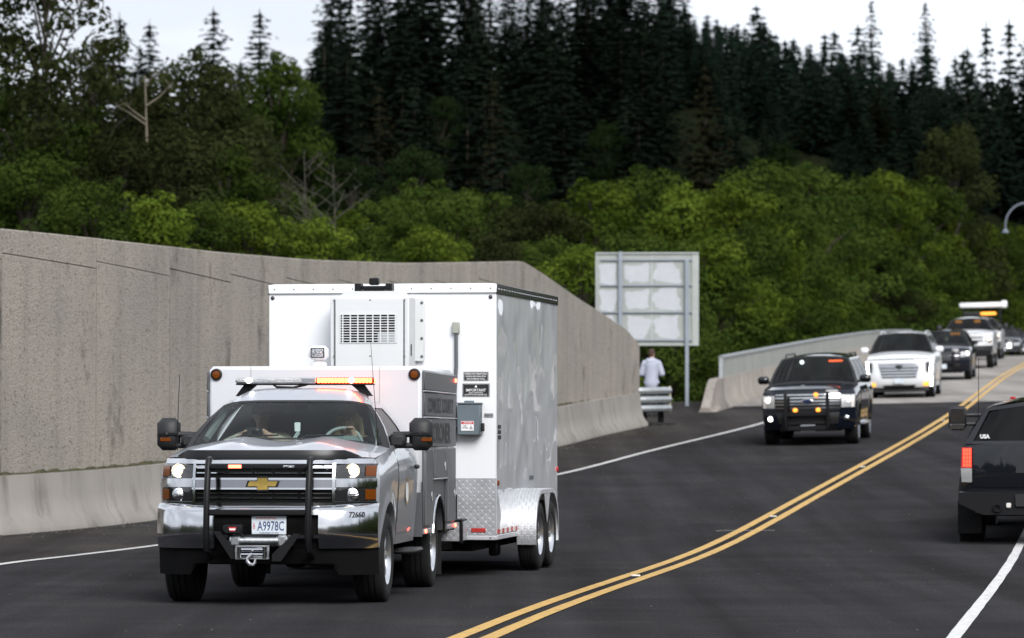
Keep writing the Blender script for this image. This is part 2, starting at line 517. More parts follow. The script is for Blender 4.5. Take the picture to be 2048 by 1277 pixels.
# ---- terrain: one sheet out to the horizon; the forest hill rises beyond the ravine
RIDGE = [(-80, 20), (-48, 22), (-37, 23.5), (-21, 23.5), (-15.5, 29), (-11, 32), (0, 33), (10, 33), (14, 35), (18, 34.6), (22, 33.2), (27, 31.8), (32, 30.8), (36, 29.6), (41, 28.8), (46, 28), (60, 24), (90, 18)]
def ground(X, Y):
    off = X - xc(max(-80, min(330, Y)))
    low = -3.0
    base = low
    if Y < 112:                                        # the embankment carrying the road
        emb = rz(X, Y) - .35
        left = sstep(-19 - max(0, 60 - Y) * .35, -11 - max(0, 60 - Y) * .3, off); right = 1 - sstep(11, 22, off)
        k = left * right * (1 - sstep(106, 112.5, Y))
        base = low + (emb - low) * k
    if Y > 170:
        top = interp(RIDGE, X * 360 / max(Y, 200))
        base = base + (top - base) * sstep(175, 365, Y)
    if Y < -60: base += 10 * sstep(-60, -200, Y)
    if Y > 112:                                        # the hill is cut back where the road passes
        k = 1 - sstep(9, 20, abs(off))
        base = base * (1 - k) + min(base, zc(min(Y, 330)) - 2.0) * k
    if abs(X) > 120: base += (abs(X) - 120) * .02
    return base
xs = [-2500, -900, -400, -200] + lin(-120, 120, 49) + [200, 400, 900, 2500]
ys = [-2500, -900, -400, -200, -120] + lin(-80, 420, 84) + [480, 600, 900, 1600, 3000]
g = MB().grid(lambda x, y: (x, y, ground(x, y)), xs, ys)
tag(g.build('ground', 'forest_floor'), 'dark forest floor and slope below the road', 'ground', kind='structure')

# ---- road sheets
def strip(name, m, ya, yb, la, lb, lift, step=1.5, nx=8, kind='structure', parent=None, thick=None):
    n = max(2, int((yb - ya) / step) + 1)
    def fn(y, u):
        a, b = la(y), lb(y); x = a + (b - a) * u
        return (x, y, rz(x, y) + lift)
    b = MB().grid(fn, lin(ya, yb, n), lin(0, 1, nx))
    o = b.build(name, m, parent, recalc=False)
    if kind: o['kind'] = kind
    return o
def bl2(y): return bl(y) if y < 96 else 3.4 + (y - 96) * .19
tag(strip('road', 'asphalt', -80, 110.5, lambda y: max(bl2(y) - .3, xc(y) - 16) if y > 30 else xc(y) - 16, lambda y: xc(y) + 9.5, 0, nx=14), 'dark asphalt two lane road', 'road')
tag(strip('shoulder', 'asphalt_shoulder', 30, 107, lambda y: bl2(y) - .2, lambda y: hermite(FOG, y) - .12, .004, nx=6), 'dusty brownish shoulder beside the barrier', 'shoulder')
tag(strip('bridge_deck', 'deck_concrete', 110.5, 330, lambda y: xc(y) - 7.4, lambda y: xc(y) + 9.0, .004), 'pale concrete bridge deck beyond the asphalt', 'bridge deck')
def fascia(y, u):
    x = (xc(y) - 7.4, xc(y) - 7.2, xc(y) + 8.8, xc(y) + 9.0)[u]
    return (x, y, rz(x, y) - (.02 if u in (0, 3) else 1.4))
tag(MB().grid(fascia, lin(110.6, 328, 60), [0, 1, 2, 3]).build('bridge_girder', 'parapet_concrete'), 'concrete girder carrying the bridge deck', 'bridge', kind='structure')
tag(strip('roadside_path', 'asphalt_shoulder', 92, 116, lambda y: bl2(min(y, 96) if y < 96 else y) - 6, lambda y: bl2(y) + .3, .002, nx=4), 'asphalt path opening between barrier and bridge', 'path')

# ---- painted lines (sheets 4 mm above the asphalt)
def line(name, m, ya, yb, x0, wd, label, lift=.008, step=.8, jit=0.0, grp=None):
    rnd = random.Random(int(wd * 1000) + len(label))
    n = int((yb - ya) / step) + 1
    j = [(rnd.uniform(-jit, jit), rnd.uniform(-jit, jit)) for _ in range(n)]
    yl = lin(ya, yb, n)
    v = []; f = []
    for i, y in enumerate(yl):
        for k in (0, 1):
            x = x0(y) + (k - .5) * wd + j[i][k]
            v.append((x, y, rz(x, y) + lift + (.004 if y > 110 else 0)))
    for i in range(n - 1): f.append((2*i, 2*i + 1, 2*i + 3, 2*i + 2))
    o = MB().add(v, f).build(name, m, recalc=False)
    return tag(o, label, 'road marking', grp, kind='structure')
line('yellow_line', 'line_yellow', -70, 328, lambda y: xc(y) - .115, .125, 'left stripe of the double yellow centre line', jit=.003)
line('yellow_line', 'line_yellow', -70, 328, lambda y: xc(y) + .125, .125, 'right stripe of the double yellow centre line', jit=.003)
line('edge_line', 'line_white', -60, 328, lambda y: hermite(FOG, y), .12, 'white edge line along the shoulder by the barrier', jit=.004)
line('edge_line', 'line_white', -60, 328, lambda y: (3.25 + .1545 * (y - 28.65)) * (1 - sstep(44, 70, y)) + (xc(y) + 3.9) * sstep(44, 70, y), .11, 'white edge line at the right under the dark pickup', jit=.004)
for i, yy in enumerate((40.7, 55.8, 71, 95)):
    b = MB().cbox((0, 0, .009), (.10, .10, .018), .007)
    o = b.build('road_marker', 'marker_white', loc=(xc(yy) + .01, yy, rz(xc(yy), yy) + .009))
    tag(o, ['white raised road marker between the yellow stripes nearest the camera', 'white raised road marker between the yellow stripes, second nearest', 'white raised road marker between the yellow stripes near the dark SUV', 'white raised road marker between the yellow stripes near the bridge'][i], 'road marker')
# tar-sealed joint across the lane and stray stones
def seam(y0, xa, xb, label, m='line_white', wd=.05):
    v = []
    for x in lin(xa, xb, 14):
        for k in (-.5, .5):
            y = y0 + k * wd * random.uniform(.4, 1.2) + .02 * math.sin(x * 3)
            v.append((x, y, rz(x, y) + .006))
    f = [(2*i, 2*i + 1, 2*i + 3, 2*i + 2) for i in range(13)]
    tag(MB().add(v, f).build('road_seam', m, recalc=False), label, 'road seam', kind='structure')
seam(52.6, 2.75, 3.55, 'pale scuffed seam crossing the yellow lines')
seam(110.4, 5.5, 23, 'dark joint where asphalt meets the bridge deck', 'tar', .22)
b = MB()
rs = random.Random(3)
for i in range(900):
    y = rs.uniform(44, 96); x = bl(y) + .05 + abs(rs.gauss(0, .45)); r = rs.uniform(.006, .022)
    b.ball((x, y, rz(x, y) + r * .5), (r, r * rs.uniform(.6, 1.3), r * .7), 5, 3)
for i in range(260):
    y = rs.uniform(29, 90); x = xc(y) + rs.uniform(-6, 6); r = rs.uniform(.004, .012)
    b.ball((x, y, rz(x, y) + r * .5), (r, r, r * .7), 5, 3)
tag(b.build('gravel', 'gravel', smooth=False), 'loose grit along the foot of the barrier', 'gravel', kind='stuff')

# ---- concrete traffic barrier in cast sections
PROF = [(0, 0), (.0, .075), (.12, .24), (.17, .50), (.20, .81), (.36, .81), (.42, 0)]      # (distance behind front foot, height)
def along(fn, y0, y1, n, prof, lean=1, endslope=None):
    """sweep a profile along the line x = fn(y); returns MB"""
    b = MB(); v = []; f = []
    m = len(prof)
    for i, y in enumerate(lin(y0, y1, n)):
        dx = (fn(y + .05) - fn(y - .05)) / .1
        nrm = Vector((-1, dx, 0)).normalized()            # pointing left, away from the road
        x = fn(y); z0 = rz(x, y)
        for (d, h) in prof:
            hh = h * (endslope(y) if endslope else 1)
            v.append((x + nrm.x * d, y + nrm.y * d, z0 + hh - (.03 if h == 0 else 0)))
    for i in range(n - 1):
        for j in range(m - 1):
            f.append((i*m + j, i*m + j + 1, (i + 1)*m + j + 1, (i + 1)*m + j))
    f.append(tuple(range(m))); f.append(tuple(range((n - 1)*m, n*m)))
    return b.add(v, f)
bar = thing('concrete_barrier', (0, 0, 0), 'stained concrete traffic barrier at the foot of the retaining wall', 'barrier')
yy = 41.0
while yy < 95.8:
    y1 = min(yy + 3.9, 95.8)
    along(bl, yy, y1 - .018, 6, PROF).build('barrier_section', 'barrier_concrete', bar)
    yy = y1
# ragged strip of moss and dirt where the wall meets the barrier
mo = []; mf = []
rs = random.Random(5)
yl = lin(43, 95.5, 420)
for i, y in enumerate(yl):
    x = bl(y) - .36; z = rz(x, y) + .80
    mo += [(x + .03, y, z), (x + .01, y, z + max(.012, .02 + .05 * rs.random() ** 3)), (x - .16, y, z + .03)]
for i in range(len(yl) - 1):
    for k in (0, 1): mf.append((3*i + k, 3*i + k + 1, 3*i + k + 4, 3*i + k + 3))
tag(MB().add(mo, mf).build('moss_strip', 'moss', smooth=False), 'dark moss and dirt collected along the barrier top', 'moss', kind='stuff')

# ---- retaining wall of rough aggregate panels
TOP = [(40, 4.45), (54, 4.38), (58, 4.385), (62, 4.42), (67.2, 4.53), (73, 4.73), (78, 4.97), (82.3, 5.18), (85.2, 4.93), (90.6, 4.45), (94.4, 4.05), (96, 3.72)]
wall = thing('retaining_wall', (0, 0, 0), 'tall grey retaining wall of rough concrete panels behind the barrier', 'wall')
def wall_piece(name, y0, y1, zb, zt, dep=.10, front=0.0, m='aggregate', n=4):
    """zb/zt functions of y; front = how proud of the wall line"""
    b = MB(); v = []; f = []
    yl = lin(y0, y1, n)
    for y in yl:
        dx = (wl(y + .05) - wl(y - .05)) / .1
        nv = Vector((1, -dx, 0)).normalized()
        x = wl(y)
        for (d, z) in ((front, zb(y)), (front, zt(y) - .015), (front - .015, zt(y)), (front - dep, zt(y)), (front - dep, zb(y))):
            v.append((x + nv.x * d, y + nv.y * d, z))
    for i in range(n - 1):
        for j in range(5):
            f.append((i*5 + j, i*5 + (j + 1) % 5, (i + 1)*5 + (j + 1) % 5, (i + 1)*5 + j))
    f.append((0, 1, 2, 3, 4)); f.append(tuple((n - 1)*5 + k for k in range(5)))
    b.add(v, f)
    return b.build(name, m, wall)
wall_piece('wall_core', 40, 95.95, lambda y: rz(wl(y), y) - .3, lambda y: interp(TOP, y) - .02, .35, -.085, 'aggregate', 60)
joints = [40.0]
yy = 54.6 - 3.0 * 5
while yy < 95.5:
    joints.append(yy)
    yy += 2.75 + .028 * max(0, yy - 54) if yy >= 54 else 2.92
if 96 - joints[-1] < 1.2: joints.pop()
joints.append(96.0)
rs = random.Random(11)
for a, c in zip(joints, joints[1:]):
    g = .004
    flat = min(interp(TOP, a), interp(TOP, c))
    if c > 82.4:                                        # the sloping end is cast in whole panels
        wall_piece('wall_panel', a + g, c - g, lambda y: rz(wl(y), y) + .5, lambda y: interp(TOP, y), front=rs.uniform(-.004, .006), n=8)
        continue
    z0 = interp(TOP, a) - .34; z1 = z0 - .10
    cut = lambda y: z0 + (z1 - z0) * (y - a) / (c - a)
    fr = rs.uniform(-.006, .008)
    wall_piece('wall_panel', a + g, c - g, lambda y: rz(wl(y), y) + .5, lambda y: cut(y) - .005, front=fr, m='aggregate_stained' if c < 54.8 else 'aggregate')
    wall_piece('coping_panel', a + g * .4, c - g * .4, lambda y: cut(y) + .005, lambda y: interp(TOP, y), front=fr + rs.uniform(-.003, .003), m='aggregate_stained' if c < 54.8 else 'aggregate')
# weeds and moss along the wall top
b = MB()
for i in range(1500):
    y = 54 + 42 * rs.random() ** .8
    if y > 95.6: continue
    if math.sin(y * 1.7) + math.sin(y * .61 + 2) < .35 * rs.random() - .2 and rs.random() < .75: continue
    x = wl(y) - rs.uniform(-.005, .2); z = interp(TOP, y); h = rs.uniform(.008, .035); q = rs.uniform(.015, .05)
    b.add([(x, y - q, z - .01), (x, y + q, z - .01), (x + rs.uniform(-.03, .03), y + rs.uniform(-.04, .04), z + h)], [(0, 1, 2)])
tag(b.build('moss_tufts', 'moss', smooth=False, recalc=False), 'sparse reddish moss on top of the retaining wall', 'moss', kind='stuff')

# ---- thrie-beam guardrail piece bolted to the barrier end
gr = thing('guardrail', (3.05, 96.2, rz(3.05, 96.2)), 'short blunt piece of galvanised guardrail bolted to the barrier end', 'guardrail')
def gx(t): return hermite([(0, -.42), (.25, -.12), (.5, .30), (.75, .62), (1, .88)], t)
def gy(t): return hermite([(0, -.45), (.25, -.30), (.5, -.12), (.75, .25), (1, .75)], t)
for zr_ in (.44, .66, .88):
    n_ = 20
    v = []; f = []
    sec = [(0, -.085), (-.05, -.06), (-.075, 0), (-.05, .06), (0, .085), (.02, .08), (.02, -.08)]
    for q in range(n_):
        t = q / (n_ - 1); fade = sstep(.05, .3, t) * .8 + .2
        dx, dy = gx(min(1, t + .02)) - gx(max(0, t - .02)), gy(min(1, t + .02)) - gy(max(0, t - .02)); l = math.hypot(dx, dy); nx_, ny_ = dy / l, -dx / l
        for (d_, z_) in sec: v.append((gx(t) - nx_ * d_ * fade, gy(t) - ny_ * d_ * fade, zr_ + z_ * (.7 + .3 * fade) - .04 + .04 * t))
    m_ = len(sec)
    for q in range(n_ - 1):
        for k in range(m_): f.append((q * m_ + k, q * m_ + (k + 1) % m_, (q + 1) * m_ + (k + 1) % m_, (q + 1) * m_ + k))
    f.append(tuple(range(m_))); f.append(tuple(range((n_ - 1) * m_, n_ * m_)))
    MB().add(v, f).build('rail', 'galvanised', gr)
mat('aged_cream', (.50, .46, .33), .6, vary=(6, .15))
MB().cbox((gx(1) + .01, gy(1) + .01, .66), (.05, .06, .66), .02).build('end_cap', 'aged_cream', gr)
MB().cbox((-.43, -.42, .60), (.05, .02, .02), .004).cbox((-.38, -.47, .62), (.38, .03, .58), .006).build('end_plate', 'galvanised', gr)
for bx_, bz in ((-.5, .45), (-.5, .62), (-.5, .8), (-.28, .45), (-.28, .62), (-.28, .8)):
    MB().lathe([(0, -.02), (.022, -.018), (.022, 0)], 8, (bx_, -.485, bz), 'y').build('bolt', 'rusty', gr)
for px_ in (.12, .55):
    MB().cbox((px_ + .12, .62 + px_ * .6, .33), (.15, .15, .95), .01).build('post', 'rubber', gr)
    MB().cbox((px_ + .12, .40 + px_ * .7, .68), (.13, .26, .5), .01).build('block', 'rubber', gr)
MB().tube([(-.2, -.1, .12), (.3, -.25, .03), (.75, -.2, .01)], .05, 8).tube([(.1, .1, .1), (.5, 0, .03), (1.0, 0, .01)], .05, 8).build('anchor_foot', 'rubber', gr)

# ---- bridge parapets: traffic barrier with a framed grey panel above
def para_x(y): return xc(y) - 6.72
par = thing('bridge_parapet', (0, 0, 0), 'pale concrete bridge parapet curving away behind the convoy', 'parapet')
PP = [(0, 0), (0, .075), (.13, .26), (.18, .85), (.42, .85), (.50, 0)]
# sloped weathered end block
b = along(para_x, 105.6, 109.2, 14, PP, endslope=lambda y: max(.02, sstep(104.9, 107.9, y)))
b.build('end_block', 'stained_concrete', par)
yy = 109.215
while yy < 200:
    along(para_x, yy, yy + 5.98, 4, PP).build('barrier_section', 'parapet_concrete', par)
    yy += 6.0
def pbox(name, y0, y1, h0, h1, d0, d1, m, n=2):
    b = along(para_x, y0, y1, n, [(d0, h0), (d0, h1), (d1, h1), (d1, h0 + .0001)])
    return b.build(name, m, par)
pbox('end_post', 109.2, 109.42, .84, 1.47, .20, .30, 'galvanised')
yy = 109.43
while yy < 199:
    pbox('infill_panel', yy, yy + 2.97, .84, 1.40, .23, .28, 'panel_grey', 3)
    yy += 3.0
pbox('cap_rail', 109.2, 199, 1.40, 1.47, .19, .31, 'galvanised', 46)
def para_r(y): return xc(y) + 8.6
rp_ = thing('bridge_parapet', (0, 0, 0), 'concrete parapet along the far right side of the bridge', 'parapet')
along(para_r, 109, 200, 40, [(0, 0), (-.0, .85), (-.25, .85), (-.3, 0)]).build('barrier_section', 'parapet_concrete', rp_)

# ---- back of a large road sign on two posts
def sign_mat():
    m = mat('sign_back', (.40, .43, .41), .55, .15)
    nt = m.node_tree; b = nt.nodes['Principled BSDF']; L = nt.links.new
    t = nt.nodes.new('ShaderNodeTexCoord')
    # rolled-on white paint patches, one in each bay between the stiffeners
    mp = nt.nodes.new('ShaderNodeMapping'); L(t.outputs['Object'], mp.inputs[0])
    n = nt.nodes.new('ShaderNodeTexNoise'); n.inputs['Scale'].default_value = 3.5; n.inputs['Detail'].default_value = 6; L(mp.outputs[0], n.inputs['Vector'])
    n2 = nt.nodes.new('ShaderNodeTexNoise'); n2.inputs['Scale'].default_value = 1.6; n2.inputs['Detail'].default_value = 2; L(mp.outputs[0], n2.inputs['Vector'])
    a = nt.nodes.new('ShaderNodeMixRGB'); a.inputs[0].default_value = 1
    a.inputs[1].default_value = (.36, .39, .37, 1)
    rr = nt.nodes.new('ShaderNodeMapRange'); rr.inputs[1].default_value = .35; rr.inputs[2].default_value = .65; rr.inputs[3].default_value = .92; rr.inputs[4].default_value = 1.08
    L(n2.outputs['Fac'], rr.inputs[0])
    v = nt.nodes.new('ShaderNodeVectorMath'); v.operation = 'SCALE'; v.inputs[0].default_value = (.33, .35, .33); L(rr.outputs[0], v.inputs['Scale'])
    L(v.outputs[0], b.inputs['Base Color'])
sign_mat()
mat('sign_paint', (.47, .485, .51), .6, vary=(4, .05))
mat('sign_frame', (.38, .40, .38), .5, .3, vary=(3, .1))
mat('lamp_grey', (.13, .15, .18), .5, .2)
mat('sign_post', (.27, .30, .34), .5, .3, vary=(4, .1))
SY = 112.0
sg = thing('road_sign', (4.93, SY, 2.25), 'unpainted grey back of a large road sign on two posts', 'sign', yaw=R(-2))
def sX(px): return (px - 1024) * SY / 7770 - 4.93
def sZ(py): return 1.5 + (870 - py) * SY / 7770 - 2.25
x0, x1, z0, z1 = sX(1191), sX(1398), sZ(692), sZ(505)
MB().cbox(((x0 + x1)/2, .09, (z0 + z1)/2), (x1 - x0, .02, z1 - z0), .004).build('sign_panel', 'sign_back', sg)
b = MB()
for (c, d) in ((((x0 + x1)/2, .06, z1 - .02), (x1 - x0, .05, .05)), (((x0 + x1)/2, .06, z0 + .03), (x1 - x0, .05, .06)), ((x0 + .02, .06, (z0 + z1)/2), (.04, .05, z1 - z0 - .12)), ((x1 - .10, .066, (z0 + z1)/2), (.2, .03, z1 - z0 - .12))):
    b.cbox(c, d, .006)
b.build('sign_edge', 'sign_frame', sg)
rows = [sZ(520), sZ(571), sZ(625), sZ(681)]
for z in rows:
    MB().cbox((sX(1293), .045, z), (sX(1386) - sX(1202), .05, .045), .006).build('stiffener', 'sign_post', sg)
rs = random.Random(4)
def patch(cx_, cz_, wd, ht):
    pts = []; ph = rs.uniform(0, 6.28)
    for k in range(26):
        a = 2 * math.pi * k / 26
        q = 1 + rs.uniform(-.09, .09)
        ca, sa = math.cos(a), math.sin(a)
        q *= 1 - .16 * (math.sin(a * 2 + ph) > .55) - .10 * math.sin(a * 3 + ph * 2)
        pts.append((cx_ + math.copysign(abs(ca) ** .45, ca) * wd/2 * q, cz_ + math.copysign(abs(sa) ** .5, sa) * ht/2 * q))
    MB().prism(pts, lambda p, q, d: (p, d, q), .0765, .079).build('paint_patch', 'sign_paint', sg)
for i in range(3):
    zt, zb = rows[i], rows[i + 1]
    for (pa, pb) in ((1196, 1236), (1250, 1301), (1307, 1362)):
        patch((sX(pa) + sX(pb))/2, (zt + zb)/2 - .02, sX(pb) - sX(pa) - .02, (zt - zb) * .80)
MB().box(((sX(1304)), .078, (z0 + z1)/2), (.02, .006, z1 - z0 - .14)).build('panel_joint', 'sign_paint', sg)
MB().cbox((sX(1388), .075, sZ(666)), (.08, .01, .13), .003).build('sticker', 'decal_white', sg)
for (px_, ztop) in ((1241, z1 + .02), (1374, z1 - .22)):
    b = MB(); s_ = .075
    b.cbox((sX(px_), -.02, (ztop - .3)/2), (.11, .09, ztop + .3), .008)
    b.build('post', 'sign_post', sg)

# ================================================================== VEHICLES
# local axes of a vehicle: front bumper at y = 0 facing -Y, rear at +Y, ground z = 0
class Shell:
    def __init__(s, root, paint, **k):
        d = dict(W=1.0, L=5.2, y0=.30, fn=3.5, ft=.9, fk=.05, rt=.6, rk=.03, ry=.15, zk=.34, zb=1.18, fa=.95, ra=4.05, Ra=.46, zax=.39,
                 zlow=.36, zhf=1.05, yc=1.30, yw=1.95, zre=1.78, zroof=1.88, Wr=.70, yrt=4.9, yrb=5.1, fprof=[(.3, .12), (.5, .02), (.7, 0), (1.1, .06)],
                 rprof=[(.3, .1), (.6, 0), (1.2, .02)], crown=.06, cwin=.13, ctop=.10, crear=.05, wins=[(.04, .36), (.40, .68), (.72, .95)], topz=None, cab_end=None,
                 glass='tinted', wglass='tinted', pillar=None, hood_ribs=0.0, tumble=.05, fascia_mat=None, rear_glass=True, shoulder=0.0, rfk=.62, rpow=2.4)
        d.update(k)
        s.__dict__.update(d)
        s.root = root; s.paint = paint
        if not s.topz: s.topz = [(0, s.zhf - .02), (s.yc, s.zb), (s.L, s.zb)]
    def plan(s, y):
        f = 1.0
        if y < s.ft: f -= s.fk * ((s.ft - y) / s.ft) ** 2
        if y > s.L - s.rt: f -= s.rk * ((y - s.L + s.rt) / s.rt) ** 2
        return f
    def tz(s, y): return interp(s.topz, y)
    def sx(s, y, z):
        t = max(0, min(1, (z - s.zk) / (s.tz(y) - s.zk)))
        q = 1 - .05 * (1 - t) ** 2 - s.tumble * max(0, (t - .72) / .28) ** 2
        x = s.W * s.plan(y) * q
        for a in (s.fa, s.ra):
            r = math.hypot(y - a, z - s.zax)
            x += .016 * math.exp(-((r - s.Ra) / .07) ** 2)
        return x
    def fy(s, x, z):
        q = min(1.0, abs(x) / s.sx(s.y0, z))
        return s.y0 * q ** s.fn + interp(s.fprof, z)
    def ryf(s, x, z):
        q = min(1.0, abs(x) / s.sx(s.L - s.ry, z))
        return s.L - s.ry * q ** s.fn - interp(s.rprof, z)
    def body(s):
        b = MB()
        # side skins, following the wheel arches
        ys = set(lin(s.y0, s.L - s.ry, 26))
        for a in (s.fa, s.ra):
            if a < s.L:
                for i in range(17): ys.add(round(a - s.Ra * math.cos(math.pi * i / 16), 4))
        ys = sorted(y for y in ys if s.y0 <= y <= s.L - s.ry)
        def zbot(y):
            z = s.zk
            for a in (s.fa, s.ra):
                if abs(y - a) <= s.Ra: z = max(z, s.zax + math.sqrt(max(0, s.Ra ** 2 - (y - a) ** 2)))
            return min(z, s.tz(y) - .06)
        rows = [-1] + lin(0, 1, 12)
        for sg in (1, -1):
            def fn(y, r):
                zb, zt = zbot(y), s.tz(y)
                z = zb if r < 0 else zb + (zt - zb) * r
                yy = y + interp(s.fprof, z) * max(0, 1 - (y - s.y0) / .5) - interp(s.rprof, z) * max(0, 1 - (s.L - s.ry - y) / .4)
                x = s.sx(y, z) - (.07 if r < 0 else 0)
                return (sg * x, yy, z)
            b.grid(fn, ys, rows)
        # front fascia
        def ff(u, r):
            z = s.zlow + (s.tz(s.y0) - s.zlow) * r
            x = u * s.sx(s.y0, z)
            return (x, s.fy(x, z), z)
        us = [math.copysign(abs(q) ** .8, q) for q in lin(-1, 1, 21)]
        b.grid(ff, us, lin(0, 1, 12))
        def rf(u, r):
            z = s.zlow + (s.tz(s.L) - s.zlow) * r
            x = u * s.sx(s.L - s.ry, z)
            return (x, s.ryf(x, z), z)
        b.grid(rf, us, lin(0, 1, 8))
        # roof
        def rfn(u, v):
            e = 1 - u * u
            y = (s.yw - s.ctop * e) * (1 - v) + (s.yrt + s.crear * e) * v
            return (u * s.Wr * (1 - .03 * v), y, s.zre + (s.zroof - s.zre) * (1 - abs(u) ** s.rpow) * (s.rfk + (1 - s.rfk) * math.sin(math.pi * .5 * min(1, v * 2.4)) * (1 - .25 * max(0, v - .6) / .4)))
        b.grid(rfn, lin(-1, 1, 17), lin(0, 1, 10))
        # greenhouse sides
        pane = []
        ul = sorted(set([0, 1] + [q for w_ in s.wins for q in w_]))
        tl = [0, .06, .93, 1]
        for sg in (1, -1):
            for i in range(len(ul) - 1):
                for j in range(3):
                    isg = j == 1 and any(abs(ul[i] - w_[0]) < 1e-6 and abs(ul[i + 1] - w_[1]) < 1e-6 for w_ in s.wins)
                    us_ = lin(ul[i], ul[i + 1], 4); ts_ = lin(tl[j], tl[j + 1], 5 if j == 1 else 2)
                    if isg:
                        p = MB(); p.grid(lambda u, t: s.G(sg, u, t, .008), us_, ts_); pane.append(p)
                    else: b.grid(lambda u, t: s.G(sg, u, t, 0), us_, ts_)
        if s.rear_glass:
            p = MB(); p.grid(lambda u, t: s.rearw(u, .08 + .82 * t, .01, .90), lin(-1, 1, 11), lin(0, 1, 4))
            for ua, ub, ta, tb in ((-1, -.9, 0, 1), (.9, 1, 0, 1), (-.9, .9, 0, .08), (-.9, .9, .9, 1)):
                b.grid(lambda u, t: s.rearw(u, t, 0, 1), lin(ua, ub, 4), lin(ta, tb, 3))
            p.build('rear_window', s.glass, s.root)
        else:
            b.grid(lambda u, t: s.rearw(u, t, 0, 1), lin(-1, 1, 7), lin(0, 1, 3))
        s.bodyobj = b.build('body', s.paint, s.root, ang=30)
        for p in pane: p.build('side_window', s.glass, s.root)
        # windshield and its black surround
        MB().grid(lambda u, t: s.ws(u * .93, .05 + .9 * t, .006), lin(-1, 1, 15), lin(0, 1, 7)).build('windshield', s.wglass, s.root)
        q = MB()
        for ua, ub, ta, tb in ((-1, -.93, 0, 1), (.93, 1, 0, 1), (-.93, .93, 0, .05), (-.93, .93, .95, 1)):
            q.grid(lambda u, t: s.ws(u, t, 0), lin(ua, ub, 9 if ub - ua > 1 else 2), lin(ta, tb, 5 if tb - ta > .5 else 2))
        q.build('windshield_seal', 'rubber_seal', s.root)
        # hood
        def hood(u, v):
            yb = s.yc + .02 - s.cwin * (1 - u * u)
            ye = s.y0 + interp(s.fprof, s.tz(s.y0)) * (1 - v) + (s.yc - s.y0) * v
            x = u * s.sx(max(s.y0, ye), s.tz(ye))
            yf = s.fy(x, s.tz(s.y0))
            y = yf + (yb - yf) * v
            z = s.tz(ye) + s.crown * (1 - abs(u) ** 3) * min(1, .25 + 2.2 * v)
            if s.hood_ribs: z += s.hood_ribs * (math.exp(-((abs(u) - .42) / .16) ** 2) - .5 * math.exp(-(u / .22) ** 2)) * sstep(.1, .5, v)
            return (x, y, z)
        MB().grid(hood, lin(-1, 1, 33), lin(0, 1, 14)).build('hood', s.paint, s.root, ang=50)
        # dark underbody and wheel wells
        u = MB()
        u.box((0, (s.L + .5) / 2, s.zk + .08), (2 * s.W - .75, s.L - .7, .30))
        u.box((0, (s.y0 + s.L) / 2 + .1, s.zk + .30), (2 * s.W - .16, 0.02, .2))
        for y_a, y_b in ((s.y0 + .1, s.fa - s.Ra - .02), (s.fa + s.Ra + .02, s.ra - s.Ra - .02), (s.ra + s.Ra + .02, s.L - s.ry - .05)):
            if y_b > y_a: u.box((0, (y_a + y_b) / 2, s.zk + .2), (2 * s.W - .16, y_b - y_a, .34))
        u.build('underbody', 'under', s.root)
    def G(s, sg, u, t, inset):
        ya = s.yc * (1 - t) + s.yw * t; yb = s.yrb * (1 - t) + s.yrt * t
        y = ya + (yb - ya) * u
        yl = s.yc + (s.yrb - s.yc) * u
        wb = s.sx(min(yl, s.L - s.ry), s.tz(yl))
        x = wb * (1 - t) + s.Wr * (1 - .03 * u) * t + .03 * math.sin(math.pi * t) - inset
        z = s.tz(yl) * (1 - t) + s.zre * t
        return (sg * x, y, z)
    def ws(s, u, t, inset):
        e = 1 - u * u
        wb = s.sx(s.yc, s.tz(s.yc))
        x = u * (wb * (1 - t) + s.Wr * t + .03 * math.sin(math.pi * t))
        y = (s.yc + .01 - s.cwin * e) * (1 - t) + (s.yw - s.ctop * e) * t - .02 * math.sin(math.pi * t) + inset
        zb = s.tz(s.yc) + s.crown * (1 - abs(u) ** 3) - .005
        zt = s.zre + (s.zroof - s.zre) * (1 - abs(u) ** s.rpow) * s.rfk
        return (x, y, zb * (1 - t) + zt * t)
    def rearw(s, u, t, inset, k):
        e = 1 - u * u
        wb = s.sx(min(s.yrb, s.L - s.ry), s.tz(s.yrb))
        x = u * k * (wb * (1 - t) + s.Wr * .97 * t)
        y = (s.yrb + s.crear * e) * (1 - t) + (s.yrt + s.crear * e) * t - inset
        zt = s.zre + (s.zroof - s.zre) * (1 - abs(u) ** s.rpow) * .75
        return (x, y, s.tz(s.yrb) * (1 - t) + zt * t)
    # ---- pieces laid onto the front / rear / side surface
    def fq(s, name, c, off, thick, m, nx=2, nz=2, parent=None, surf='f', ang=38):
        nx, nz = max(nx, 4), max(nz, 5 if max(p[1] for p in c) - min(p[1] for p in c) > .06 else 2)
        b = MB()
        yf = (lambda x, z: s.fy(x, z)) if surf == 'f' else (lambda x, z: s.ryf(x, z))
        sg = -1 if surf == 'f' else 1
        (ax, az), (bx_, bz), (cx_, cz), (dx, dz) = c
        def P(u, v, o):
            x = (ax * (1 - u) + bx_ * u) * (1 - v) + (dx * (1 - u) + cx_ * u) * v
            z = (az * (1 - u) + bz * u) * (1 - v) + (dz * (1 - u) + cz * u) * v
            return (x, yf(x, z) + sg * o, z)
        us, vs_ = lin(0, 1, nx), lin(0, 1, nz)
        b.grid(lambda u, v: P(u, v, off), us, vs_)
        i0 = off - thick
        rim = [(u, 0) for u in us] + [(1, v) for v in vs_[1:]] + [(u, 1) for u in us[::-1][1:]] + [(0, v) for v in vs_[::-1][1:-1]]
        n = len(rim)
        b.add([P(u, v, off) for u, v in rim] + [P(u, v, i0) for u, v in rim], [(i, (i + 1) % n, n + (i + 1) % n, n + i) for i in range(n)])
        return b.build(name, m, parent or s.root, ang=ang)
